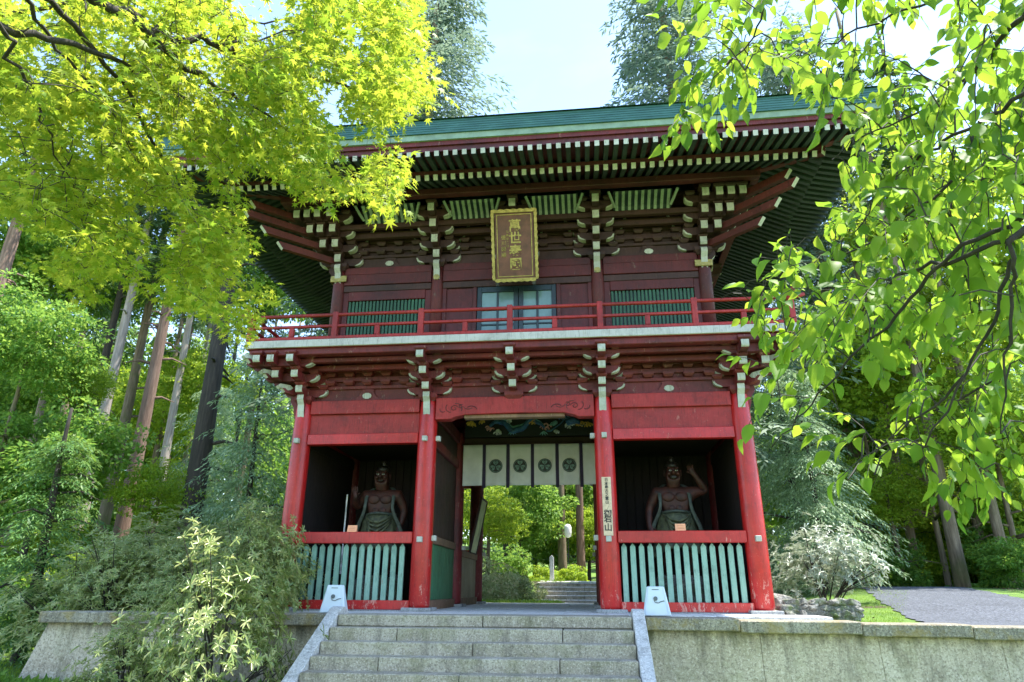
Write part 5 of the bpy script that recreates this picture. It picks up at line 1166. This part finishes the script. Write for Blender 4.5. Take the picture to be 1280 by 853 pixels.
def clear(x, y):          # keep the sky gap over the roof and the path free
    c = 640+((x-CAM[0])*AR[0]+(y-CAM[1])*AR[1])/max(.1, ((x-CAM[0])*AF[0]+(y-CAM[1])*AF[1]+.0))*FPX*.94
    return c
rs_ = random.Random(11); k = 0; tries = 0
while k < 40 and tries < 3000:
    tries += 1; x, y = rs_.uniform(-46, 48), rs_.uniform(12, 62)
    if 10 < x < 26 and y < 34: continue
    if abs(x) < 9 and y < 24: continue
    if math.hypot(x-12, y-12) < 5.5: continue
    if 8 < x < 20 and y < 26 and rs_.random() < .6: continue
    c = clear(x, y)
    if 560 < c < 790: continue
    if -22 < x < -10 and y < 18: continue
    tk = rs_.choice(('red', 'grey', 'thin', 'pale', 'grey', 'dark')); far = y > 30 or abs(x) > 25
    t = tree('cedar_tree', 'distant cedar with a high crown, one of many in the woods around the gate', x, y, 'cedar', k, TR[tk], rs_.uniform(9, 13), rs_.uniform(.8, 1.15), group='distant cedars of the surrounding woods'); k += 1
# the two tall pale conifers above the roof and companions
for px, Y, hh, v, lab in ((540, 12, 5.0, 0, 'tall pale conifer rising above the roof left of the sky gap'), (838, 13, 5.0, 1, 'tall broad pale conifer rising above the roof right of the sky gap'), (985, 19, 7, 0, 'tall pale conifer half hidden by the near leaves at upper right')):
    p = PY(px, 100, Y); t = thing('tall_conifer', lab, 'tree', (p[0], p[1], H(p[0], p[1])-.1), v*2.0+.7); tr = ob('trunk', TR['grey'], t, (0, 0, 0), (0, 0, 0), (1.2, 1.2, 1.15)); ob('crown', CR['tallfir'][v], t, (0, 0, hh), (0, 0, 0), (1.5, 1.5, 1.15))
# feathery firs beside the gate
for px, Y, s, z0, lab in ((318, 9.5, 1.15, -.5, 'feathery blue green fir just left of the gate'), (262, 13, 1.05, 0, 'feathery fir left of the nearest fir, behind the dark trunk'), (1008, 9.5, .9, -.3, 'pale feathery fir just right of the gate behind the silvery shrub'), (985, 13, 1.25, -.2, 'taller pale feathery fir behind the one right of the gate')):
    p = PY(px, 560, Y); t = thing('fir_tree', lab, 'tree', (p[0], p[1], H(p[0], p[1])+z0), px*.1); ob('trunk', TR['small'], t, (0, 0, .3), (0, 0, 0), (s, s, s*1.25)); ob('crown', CR['fir'][int(px) % 2], t, (0, 0, .1), (0, 0, 0), (s, s, s*1.15))
t = thing('hemlock_tree', 'dark green hemlock with fine drooping sprays at the left edge', 'tree', (-9.6, 1.0, H(-9.6, 1.0)-.1)); ob('trunk', TR['small'], t, (0, 0, 0)); ob('crown', CR['darkfir'][0], t, (0, 0, .2), (0, 0, 0), (.8, .8, .8))
# broad leaved understory
def under(px, py, Y, kind, v, s, lab, name='broadleaf_tree', grp=None, zc=None):
    p = PY(px, py, Y); zg = H(p[0], p[1]); t = thing(name, lab, 'tree', (p[0], p[1], zg-.05), v*1.3, grp); cz = p[2]-zg
    ob('trunk', TR['small' if v % 2 else 'smallpale'], t, (0, 0, 0), (0, 0, 0), (1, 1, max(.5, cz/4.5))); me = CR[kind][v % len(CR[kind])]; ob('crown', me, t, (0, 0, cz-2.3*s), (0, 0, 0), (s, s, s)); return t
for i, (px, py, Y, kd, s, lab) in enumerate((
    (40, 430, 7, 'broad', .7, 'dense green broadleaf tree at the left edge above the hemlock'), (105, 470, 9, 'broadyel', .42, 'small yellow green maple before the pale trunk in the left woods'), (200, 610, 10, 'broadyel', .5, 'low dark green broadleaf tree at the foot of the reddish trunk'),
    (60, 580, 8, 'broad', .8, 'rounded green broadleaf tree low at the left edge'), (150, 360, 17, 'broad', .8, 'mid green broadleaf crown high among the left trunks'), (260, 470, 17, 'broadyel', .8, 'bright green sapling between the dark trunk and the fir'),
    (20, 300, 12, 'broad', 1.2, 'dark broadleaf crown behind the maple at the upper left'), (330, 330, 19, 'broad', 1.3, 'pale green broadleaf crown behind the left end of the balcony'), (190, 510, 22, 'broadyel', 1.1, 'sunlit yellow green crown far in the left woods'), (90, 480, 24, 'broad', 1.3, 'green crown far behind the slim dark trunk'),
    (1105, 610, 14, 'broadyel', .55, 'low yellow green sapling left of the path bend cedar'), (1160, 620, 17, 'broadyel', .7, 'yellow green sapling between path bend cedar and thickest cedar'), (1228, 630, 16, 'broadyel', .7, 'yellow green sapling right of the thickest cedar'), (1075, 600, 17, 'broadyel', .6, 'small sunlit tree just right of the silvery shrub'),
    (1120, 430, 14, 'broadyel', 1.2, 'glowing yellow green tree behind the right hand leaves'), (1275, 350, 13, 'broadyel', 1.3, 'glowing yellow green tree at the right edge, upper part'), (1230, 520, 12, 'broadyel', .9, 'yellow green tree low at the right edge behind the thick trunk'), (1100, 560, 20, 'broad', 1.1, 'green broadleaf tree between the right trunks'),
    (1180, 600, 26, 'broadyel', 1.2, 'bright yellow green tree far behind the path bend'), (1270, 640, 16, 'broad', .9, 'green broadleaf tree at the far right edge'), (1060, 440, 17, 'broadyel', 1.0, 'sunlit green crown above the right firs'), (1150, 250, 13, 'broadyel', 1.1, 'high sunlit crown at the upper right'),
    (612, 640, 15, 'broadyel', .5, 'pale green small tree at the left of the passage view'), (650, 640, 23, 'broad', .8, 'green tree in the middle of the passage view'), (700, 620, 30, 'broad', 1.1, 'green crown high in the passage view'), (735, 660, 27, 'broadyel', .7, 'yellow green tree near the right column in the passage view'), (690, 680, 27, 'broad', .6, 'low green tree behind the post in the passage view'))):
    under(px, py, Y, kd, i, s, lab)
rs_ = random.Random(5)
for i in range(46):       # filler crowns deeper in the woods
    x, y = rs_.uniform(-48, 50), rs_.uniform(20, 62); s = rs_.uniform(1.0, 1.7); zg = H(x, y)
    t = thing('broadleaf_tree', 'deep green broadleaf tree filling the woods behind the trunks', 'tree', (x, y, zg), i*1.7, 'broadleaf trees filling the woods'); ob('trunk', TR['small'], t, (0, 0, 0), (0, 0, 0), (1.3, 1.3, 1.0)); ob('crown', CR['broad' if i % 4 else 'broadyel'][i % 2], t, (0, 0, rs_.uniform(.2, 3.5)), (0, 0, 0), (s, s, s*1.2))
def far_wood(name, label, xr, yr, n, hz, mat, size, seed):
    rs = np.random.default_rng(seed); cx = rs.uniform(*xr, 130); cy = rs.uniform(*yr, 130); cz = rs.uniform(0, 1, 130)**1.1*hz; k = rs.integers(0, 130, n); d = norm(rs.normal(size=(n, 3)))
    R3 = rs.uniform(1.6, 4.2, 130)[k][:, None]*np.array([1, 1, .6]); P = np.stack([cx[k], cy[k], cz[k]], 1)+d*R3*rs.uniform(.7, 1.05, (n, 1)); P[:, 2] += 2+.06*P[:, 1]
    V_, F_ = leaves(P, norm(d+rs.normal(size=(n, 3))*.5+np.array([0, 0, -.3])), np.array([0, 0, 1.0])+rs.normal(size=(n, 3))*.5, size*rs.uniform(.6, 1.4, n), 'kite'); o = ob(name, np_mesh(name, V_, F_, mat)); tag(o, label, 'woods', kind='stuff')
far_wood('far_woods', 'mass of green far off woods closing the view behind the left trunks', (-60, -12), (40, 62), 34000, 17, M['broad'], .55, 1)
far_wood('far_woods', 'mass of green far off woods closing the view behind the right trunks', (14, 66), (36, 60), 34000, 15, M['broadyel'], .55, 2)
far_wood('far_woods', 'mass of green far off woods closing the view through the gate passage', (-14, 14), (46, 62), 16000, 9, M['broad'], .5, 3)
far_wood('near_thicket', 'sunlit yellow green thicket on the slope behind the right trunks', (15, 40), (27, 35), 22000, 9, M['broadyel'], .34, 4)
far_wood('near_thicket', 'sunlit green thicket on the slope behind the left trunks', (-42, -17), (25, 34), 20000, 9, M['broad'], .34, 5)
# shrubs
def shrub(label, cat, mesh, x, y, s, rz=0, sz=None, z=None, stems=None, name='shrub', group=None):
    t = thing(name, label, cat, (x, y, (H(x, y) if z is None else z)), rz, group); ob('foliage', mesh, t, (0, 0, 0), (0, 0, 0), (s, s, sz or s))
    if stems: ob('stems', stems, t, (0, 0, 0), (0, 0, 0), (s, s, sz or s))
    return t
def rh(label, x, y, s, rz, v=0, kind='rhodo', z=None, sz=None):
    f, st_ = SH[kind][v]; return shrub(label, 'shrub', f, x, y, s, rz, sz, z, st_, 'rhododendron' if kind == 'rhodo' else 'silvery_shrub')
def sxy(px, py, Y): p = PY(px, py, Y); return p[0], p[1]
rh('large rhododendron in front of the left wall, spilling over the stairs', -3.60, -2.65, .74, .4, 0, sz=1.08)
rh('rhododendron reaching over the coping before the left bay of the gate', -4.35, -.35, .80, 1.9, 1, z=-.05, sz=.72)
rh('rhododendron with yellowish leaves on the terrace left of the gate', -5.7, .3, .85, 3.0, 0, z=-.1, sz=.62)
rh('low rhododendron at the foot of the left wall beside the herbs', -4.9, -2.5, .58, 4.0, 1, sz=.62)
rh('bushy rhododendron filling the terrace just left of the gate corner', -4.9, .6, .95, 4.4, 1, z=-.05, sz=.78)
rh('rounded rhododendron on the terrace over the middle of the left wall', -6.5, .9, 1.05, 3.6, 0, z=-.1, sz=.80)
rh('tall loose rhododendron on the terrace, left of the gate corner', -5.3, 1.6, 1.05, 1.2, 0, z=-.1, sz=.95)
rh('low green rhododendron near the end of the left wall', -6.9, -.4, .62, .7, 0, z=-.2, sz=.7)
rh('pale greyish rhododendron behind the left wall, near its far end', -7.6, 2.0, 1.25, 5.0, 1, z=-.2, sz=1.0)
rh('broad rhododendron between the pale greyish one and the gate', -6.6, 3.4, 1.2, 2.2, 0, z=-.1, sz=.9)
rh('low spreading rhododendron over the coping, midway along the left wall', -5.6, -.75, .60, 2.9, 1, z=-.35, sz=.72)
rh('grey green rhododendron spreading behind the end of the left wall', -7.9, .2, .95, 1.4, 0, z=-.75, sz=.85)
rh('slender rhododendron stems reaching up before the left corner column', -3.95, -.95, .55, 5.5, 0, z=-.6, sz=1.10)
p = sxy(1022, 700, 5.2); rh('large shrub with pale silvery leaves on the right of the gate', p[0], p[1], .92, .3, 0, 'silver', z=H(*p)+.05, sz=1.0)
i = 0
for px, py, Y, kd, s, lab in ((20, 690, 3.5, 'bush', 1.0, 'dense dark green bush at the left edge behind the lawn'), (190, 640, 6, 'bush', 1.2, 'broad leafy bush at the foot of the dark trunk'), (90, 700, 6.5, 'bushyel', 1.1, 'light green bush left of the wall end'), (300, 690, 7, 'bush', 1.0, 'green bush close to the left corner of the gate'), (345, 560, 12, 'bushyel', 1.6, 'bright bush behind the left corner column'),
     (1100, 660, 18, 'bushyel', 1.7, 'sunlit bush left of the path bend, above the dark bush'), (1255, 650, 13, 'bushyel', 1.3, 'light green bush behind the slim cedar near the right edge'), (1190, 690, 15, 'bushyel', 1.1, 'bright bush just behind the thickest mossy cedar'), (90, 600, 10, 'bushyel', 1.6, 'bright bush between the left trunks, left of the mossy one'), (240, 610, 13, 'bushyel', 1.6, 'bright bush right of the slender pale trunk'), (1120, 700, 14, 'bush', 1.1, 'dark bush left of the path bend trunk'), (1060, 715, 13, 'bushyel', .9, 'bright green bush at the end of the right lawn'), (1165, 690, 17, 'bushyel', 1.4, 'bright fern like bush behind the path crest'), (1230, 700, 14, 'bush', 1.2, 'dark glossy bush right of the thickest trunk'), (1270, 720, 10, 'bush', .9, 'green bush at the right edge beside the path'), (1200, 660, 19, 'bush', 1.6, 'tall bush behind the thickest trunk'), (1130, 650, 22, 'bushyel', 1.9, 'tall sunlit bush behind the path bend')):
    x, y = sxy(px, py, Y); shrub(lab, 'shrub', CR[kd][i % len(CR[kd])], x, y, s, i*1.1, name='bush'); i += 1
rs_ = random.Random(8)
for i in range(40):
    x, y = rs_.choice((rs_.uniform(-30, -9), rs_.uniform(14.5, 34))), rs_.uniform(8, 34); s = rs_.uniform(1.0, 2.0)
    shrub('green understory bush, one of many under the trees', 'shrub', CR['bush' if i % 3 else 'bushyel'][i % 2], x, y, s, i, name='bush', group='understory bushes in the woods')
for i, (px, Y, kd, s, lab) in enumerate(((612, 11.5, 'azalea', 1.25, 'rounded pinkish green azalea on the left of the passage view'), (640, 13.5, 'azalea', 1.0, 'rounded azalea beside the far stone steps'), (600, 14, 'azalea', 1.5, 'large pale azalea at the back left of the passage view'), (655, 16, 'azalea', .9, 'small yellow green azalea at the foot of the far steps'), (632, 19, 'bush', 1.0, 'dark green clipped bush above the azaleas'), (680, 21, 'bushyel', .7, 'low moss green mound beside the post above the steps'), (715, 22, 'bushyel', .8, 'low bright mound at the foot of the paired cedar'))):
    p = PY(px, 740, Y); shrub(lab, 'shrub', CR[kd][i % len(CR[kd])], p[0], p[1], s, i*2.1, name='azalea' if kd == 'azalea' else 'bush', z=H(p[0], p[1])-.1)
# hanging lantern shape and post seen through the passage
lt = thing('white_lantern', 'small white lantern hanging by the paired cedar, seen through the passage', 'lantern', tuple(PY(710, 672, 22))); lt.scale = (.75, .75, .75)
b = MB(); b.lathe([(.05, -.02), (.20, .05), (.235, .3), (.235, .62), (.18, .78), (.05, .84)], 12); b.build('lantern_body', M['noren'], lt, smooth=True); b = MB(); b.tube([(0, 0, -1.6), (0, 0, -.02)], .03, 6); b.build('lantern_pole', M['metal'], lt)
po = PY(690, 728, 18.6); pm = MB(); pm.prism([(-.09, -.3), (.09, -.3), (.09, 1.05), (0, 1.15), (-.09, 1.05)], -.08, .08, 'y'); o = pm.build('stone_post', M['cheek'], None, (po[0], po[1], H(po[0], po[1])), bevel=.01); tag(o, 'short pale stone post beside the top of the far steps', 'post')

# ---- the great maple at the upper left
mp = thing('maple_tree', 'sunlit yellow green maple spreading its fine leaves over the upper left of the view', 'tree', (-6.4, -8.6, -1.1))
mo = np.array([-6.4, -8.6, -1.1])
DSC = 0.85
def line3(pts, d0, d1): 
    n = len(pts); d0 *= DSC; d1 *= DSC; return [PD(x, y, d0+(d1-d0)*k/(n-1)) for k, (x, y) in enumerate(pts)]
BR = [line3([(40, -60), (116, 0), (177, 25), (228, 51), (270, 57), (312, 78), (371, 91), (447, 114), (485, 116)], 4.6, 7.6), line3([(169, 25), (219, 72), (274, 112), (338, 146), (392, 190)], 5.0, 7.0), line3([(-60, 20), (0, 32), (84, 53), (139, 72), (181, 97), (236, 127), (290, 155)], 4.0, 6.5),
      line3([(20, -30), (34, 0), (63, 46), (105, 97), (139, 139), (170, 200)], 4.2, 5.8), line3([(40, -30), (63, 0), (118, 63), (165, 122), (190, 177), (224, 236), (257, 287), (287, 350)], 4.6, 7.2), line3([(-20, -10), (2, 36), (25, 84), (51, 139), (67, 194), (105, 253)], 3.8, 5.6), line3([(270, 57), (337, 46), (422, 38)], 5.6, 6.6), line3([(228, -30), (260, 10), (330, 30), (420, 20), (500, 45)], 6.0, 8.0), line3([(371, 91), (410, 75), (445, 68)], 6.7, 7.3)]
DSC = 1.0
rads = [.046, .028, .034, .022, .028, .020, .0121, .02, .0101]
def wiggle(P, s, k=4, rs=random.Random(3)):
    out = []
    for a, c in zip(P[:-1], P[1:]):
        for j in range(k):
            t = j/k; out.append(a*(1-t)+c*t+np.array([rs.gauss(0, s) for _ in range(3)])*(1 if j else 0))
    out.append(P[-1]); return out
hub = np.array([-5.9, -8.5, 3.2])
b = MB(); b.tube([(0, 0, -.3), (.05, 0, 1.2), (.15, .05, 2.6), tuple(hub-mo)], [.24, .19, .15, .13], 12); b.build('trunk', M['barkgrey'], mp, smooth=True)
allp = []
for P, r0 in zip(BR, rads):
    if P is BR[1] or r0 in (.0121, .0101): pp = P
    else: pp = [hub, (hub+P[0])/2+np.array([0, 0, .35])]+P
    W = wiggle(pp, .018); W = [w_-mo for w_ in W]; b = MB(); b.tube([tuple(w_) for w_ in W], [r0*(1-.85*i/(len(W)-1)) for i in range(len(W))], 7); b.build('branch', M['barkdark'], mp, smooth=True)
    allp += wiggle(P, .0, 3)
allp = np.array(allp)
POLY = [(-40, -40), (505, -40), (520, 30), (548, 118), (515, 158), (497, 205), (484, 262), (440, 240), (398, 252), (375, 232), (335, 220), (300, 190), (282, 215), (300, 270), (322, 372), (298, 425), (240, 385), (170, 350), (135, 318), (105, 372), (60, 340), (40, 262), (-40, 260)]
def inside(x, y, poly):
    c = False; n = len(poly)
    for i in range(n):
        x1, y1 = poly[i]; x2, y2 = poly[(i+1) % n]
        if (y1 > y) != (y2 > y) and x < (x2-x1)*(y-y1)/(y2-y1)+x1: c = not c
    return c
rs_ = random.Random(21); CP = []; tw = MB(); holes = [(62, 75, 34), (150, 55, 22), (345, 250, 20), (245, 215, 26), (60, 210, 20), (205, 345, 18), (345, 8, 18)]
while len(CP) < 3600:
    x, y = rs_.uniform(-40, 560), rs_.uniform(-40, 430)
    if not inside(x, y, POLY) or any(math.hypot(x-a, y-c) < r for a, c, r in holes): continue
    if noise.noise(Vector((x*.022, y*.022, .5))) < -.22 or noise.noise(Vector((x*.06, y*.06, 3.5))) < -.35: continue
    CP.append(PD(x, y, rs_.uniform(4.4, 8.2)*(1 if rs_.random() < .85 else .85)))
CP = np.array(CP)
def attach(base, pts):
    # each cluster hangs on the nearest branch point or on a cluster already attached, so that twigs stay short
    d0 = np.array([((base-p)**2).sum(1).min() for p in pts]); order = np.argsort(d0); net = list(base); out = []
    arr = np.zeros((len(base)+len(pts), 3)); arr[:len(base)] = base; m = len(base); lvl = np.zeros(len(arr))
    for k in order:
        d = np.sqrt(((arr[:m]-pts[k])**2).sum(1)); cost = d+lvl[:m]*.35; j = int(np.argmin(cost)); out.append((pts[k], arr[j].copy(), lvl[j])); arr[m] = pts[k]; lvl[m] = lvl[j]+d[j]; m += 1
    return out
LP, LD, LN = [], [], []
for c, a, lv in attach(allp, CP):
    m_ = (a+c)/2+np.array([rs_.gauss(0, .02), rs_.gauss(0, .02), .035]); q_ = max(.3, 1-lv*.6); tw.tube([tuple(a-mo), tuple(m_-mo), tuple(c-mo)], [.0045*q_, .0036*q_, .0022*q_], 4, cap=False)
    axis_ = norm(c-a); side = norm(np.cross(axis_, [0, 0, 1.0])); nl = rs_.randrange(9, 16)
    for q in range(nl):
        t = rs_.uniform(-.16, .12); sdx = rs_.uniform(-.15, .15); LP.append(c+axis_*t+side*sdx+np.array([0, 0, rs_.gauss(0, .025)])); dd = axis_*rs_.uniform(.2, 1)+side*np.sign(sdx)*rs_.uniform(.2, 1)+np.array([0, 0, -.35+rs_.gauss(0, .25)]); LD.append(dd); LN.append([rs_.gauss(0, .38), rs_.gauss(-.12, .38), 1])
LP, LD, LN = np.array(LP), np.array(LD), np.array(LN); S_ = RNG.uniform(.040, .078, len(LP))
Vm, Fm = leaves(LP-mo, LD, LN, S_, 'maple'); o = ob('foliage', np_mesh('maple_foliage', Vm, Fm, M['maple']), mp, kind='stuff')
tw.build('twigs', M['twig'], mp, kind='stuff')
T_, Fq_ = TPL['maple']; ml = np_mesh('maple_leaf', T_, Fq_, M['maple'])
cl = [c for c in CP if True]; cnt = 0
def leafobj(me, parent, org, p, d, n, s, name='leaf'):
    d = Vector(d).normalized(); n = Vector(n); x = d.cross(n).normalized(); z = x.cross(d); o = bpy.data.objects.new(name, me); COL.objects.link(o); o.parent = parent
    p = Vector(p)-Vector(org); o.matrix_basis = Matrix(((x.x*s, d.x*s, z.x*s, p.x), (x.y*s, d.y*s, z.y*s, p.y), (x.z*s, d.z*s, z.z*s, p.z), (0, 0, 0, 1))); return o
# ---- the near broad leaved tree at the right
ch = thing('cherry_tree', 'near tree with large bright green leaves on dark drooping branches along the right edge', 'tree', (6.6, -9.3, -1.1)); co = np.array([6.6, -9.3, -1.1])
hub2 = np.array([5.9, -8.9, 3.4]); b = MB(); b.tube([(0, 0, -.3), (-.05, 0, 1.5), (-.3, .2, 3.0), tuple(hub2-co)], [.20, .16, .13, .11], 12); b.build('trunk', M['barkdark'], ch, smooth=True)
B2 = [([(1330, -20), (1280, 22), (1244, 57), (1215, 93), (1180, 120)], 2.6, 3.2, .022), ([(1330, 80), (1280, 118), (1226, 151), (1179, 176), (1143, 205), (1100, 237), (1068, 291)], 2.8, 3.8, .016), ([(1330, 235), (1280, 230), (1244, 223), (1197, 226), (1140, 250)], 3.0, 3.6, .012),
      ([(1330, 240), (1280, 287), (1261, 303), (1262, 329), (1244, 401), (1208, 467), (1156, 559)], 2.6, 3.0, .019), ([(1280, 287), (1202, 323), (1133, 341), (1106, 362), (1064, 408), (1005, 467)], 2.7, 4.0, .015), ([(1280, 270), (1202, 306), (1159, 346), (1120, 395), (1077, 434), (1037, 480), (995, 523), (965, 559)], 2.8, 3.8, .014),
      ([(1261, 303), (1270, 346), (1264, 418), (1257, 477), (1251, 542)], 2.6, 2.8, .013), ([(1250, -30), (1172, 0), (1071, 36), (1021, 65), (960, 80)], 3.4, 4.4, .010), ([(1000, -40), (956, 0), (942, 47), (892, 97), (872, 140)], 3.0, 3.4, .007), ([(1330, 420), (1280, 440), (1200, 500), (1120, 540), (1060, 600)], 3.4, 4.6, .012), ([(1215, 93), (1150, 140), (1080, 170), (1040, 200)], 3.1, 4.0, .008), ([(1190, 226), (1110, 290), (1030, 330), (950, 350), (900, 375)], 3.4, 4.4, .008), ([(1208, 467), (1150, 520), (1100, 560), (1090, 610)], 3.0, 3.6, .007)]
ap2 = []
for P, d0, d1, r0 in B2:
    L3 = line3(P, d0, d1); start = [hub2, (hub2+L3[0])/2+np.array([0, 0, .2])] if P[0][0] >= 1240 and r0 > .011 else []
    W = wiggle(start+L3, .010, 4); b = MB(); b.tube([tuple(w_-co) for w_ in W], [r0*(1-.8*i/(len(W)-1)) for i in range(len(W))], 7); b.build('branch', M['barkdark'], ch, smooth=True); ap2 += wiggle(L3, 0, 3)
ap2 = np.array(ap2)
POLY2 = [(842, -40), (1320, -40), (1320, 640), (1250, 600), (1190, 640), (1130, 560), (1090, 590), (1050, 560), (1010, 560), (975, 545), (950, 550), (945, 500), (935, 450), (955, 415), (915, 380), (945, 345), (980, 310), (1040, 300), (1030, 245), (1080, 205), (1060, 165), (1020, 100), (950, 90), (900, 160), (868, 175), (838, 160), (850, 90)]
tw2 = MB(); LV = []; C2 = []; rs_ = random.Random(33); nt_ = 0; holes2 = [(1060, 30, 34), (1130, 45, 40), (1180, 20, 26), (1010, 30, 24), (1215, 150, 14), (1165, 165, 16), (1085, 125, 26), (985, 395, 22)]
while nt_ < 500:
    x, y = rs_.uniform(835, 1320), rs_.uniform(-40, 640)
    if not inside(x, y, POLY2) or (any(math.hypot(x-a, y-c) < r for a, c, r in holes2) and rs_.random() < .85): continue
    if x < 1000 and y < 180 and rs_.random() < .35: continue
    if y > 440 and rs_.random() < .6: continue
    C2.append((x, y, rs_.uniform(2.7, 5.2))); nt_ += 1
for c, a, lv in attach(ap2, np.array([PD(*q) for q in C2])):
    d = float((c-CAM) @ AF); dr = norm(c-a+np.array([-.05, 0, -.12])); L = rs_.uniform(.16, .34)
    e0 = c-dr*L*.5; e1 = c+dr*L*.5+np.array([0, 0, -.04]); q_ = max(.45, 1-lv*.5); tw2.tube([tuple(a-co), tuple((a+e0)/2+np.array([0, 0, .03])-co), tuple(e0-co), tuple(c-co), tuple(e1-co)], [.0045*q_, .004*q_, .003*q_, .0025*q_, .0013], 4, cap=False)
    side = norm(np.cross(dr, [0, 0, 1.0])); n = rs_.randrange(5, 9)
    for q in range(n):
        t = q/(n-1); sg = 1 if q % 2 else -1; p = e0*(1-t)+e1*t; dd = dr*(.4+.6*t)+side*sg*(1.1-.9*t)+np.array([0, 0, -.55+rs_.gauss(0, .2)]); LV.append((p, dd, np.array([rs_.gauss(0, .45), rs_.gauss(-.1, .45), 1]), rs_.uniform(.060, .125), d))
LV.sort(key=lambda q: q[4]/q[3])
bls = [np_mesh('leaf', TPL[k_][0], TPL[k_][1], M['cherry'], smooth=False) for k_ in ('big', 'big1', 'big2', 'big3')]
for i, (p, d, n, s, _) in enumerate(LV[:300]): leafobj(bls[(i*7) % 4], ch, co, p, d, n, s)
Vc = []; Fc = []; off_ = 0
for k_, kn in enumerate(('big', 'big1', 'big2', 'big3')):
    R2 = LV[300+k_::4]; a_, f_ = leaves(np.array([q[0] for q in R2])-co, np.array([q[1] for q in R2]), np.array([q[2] for q in R2]), np.array([q[3] for q in R2]), kn); Vc.append(a_); Fc.append(f_+off_); off_ += len(a_)
Vc, Fc = np.concatenate(Vc), np.concatenate(Fc); ob('foliage', np_mesh('cherry_foliage', Vc, Fc, M['cherry'], smooth=False), ch, kind='stuff')
tw2.build('twigs', M['twig'], ch, kind='stuff')

# ---- grass, herbs and litter
def scatter(name, label, n, fx, tpl, size, mat, up=1.0, spread=.5, per=1):
    P = []; 
    while len(P) < n:
        q = fx(); 
        if q is None: continue
        P.append((q[0], q[1], H(q[0], q[1])-.01))
    P = np.array(P); P = np.repeat(P, per, 0)+RNG.normal(size=(n*per, 3))*np.array([.03, .03, 0]); m_ = n*per
    D = np.stack([RNG.normal(0, spread, m_), RNG.normal(0, spread, m_), np.full(m_, up)], 1); N = rnd(m_)+np.array([0, -.5, .3]); V_, F_ = leaves(P, D, N, size*RNG.uniform(.5, 1.3, m_), tpl); o = ob(name, np_mesh(name, V_, F_, mat)); tag(o, label, 'plants', kind='stuff'); return o
R_ = random.random
scatter('grass', 'bright short grass of the lawn at the lower left', 14000, lambda: (-7.3-R_()*9, -4+R_()*9.5), 'blade', .10, M['grass'], 1, .4, 2)
scatter('grass', 'bright moss and grass between the gate and the gravel path', 14000, lambda: (lambda x, y: (x, y) if x < 5.6+.45*(y+1)+.3*max(0, 0) or x > 10.2+.25*y else None)(4.4+R_()*9, -.95+R_()*9), 'blade', .05, M['grass'], 1, .5, 2)
scatter('ground_herbs', 'pale green ferny herbs at the foot of the left wall', 3000, lambda: (-8.6+R_()*5.6, -3.4+R_()*1.7), 'long', .26, M['fern'], 1, .8, 5)
scatter('ground_herbs', 'mossy herbs at the foot of the right wall near the corner', 2500, lambda: (5.8+R_()*5, -2.6+R_()*.9), 'kite', .10, M['fern'], 1, .9, 4)
scatter('ground_herbs', 'grass and moss around the azaleas behind the gate', 6000, lambda: (-5+R_()*5.2, 9+R_()*12), 'blade', .16, M['grass'], 1, .5, 3)
scatter('leaf_litter', 'scattered dry leaves on the steps side of the terrace and the right lawn', 260, lambda: (4.6+R_()*5, -.95+R_()*6), 'kite', .06, simple('dry_leaf', rgb(.22, .13, .05), .8, 0, 9, .5), .1, 1.0, 1)
scatter('leaf_litter', 'brown fallen leaves under the trees on the right bank', 3500, lambda: (lambda x, y: (x, y) if x > 10.3+.25*y else None)(9.8+R_()*8, -.9+R_()*14), 'kite', .09, simple('dead_leaf', rgb(.16, .09, .045), .8, 0, 9, .5), .15, 1.0, 1)
scatter('forest_herbs', 'low green herbs covering the forest floor behind the shrubs', 9000, lambda: ((-26+R_()*17, 6+R_()*22) if R_() < .55 else (13+R_()*20, 3+R_()*24)), 'kite', .26, M['fern'], .6, 1.0, 3)
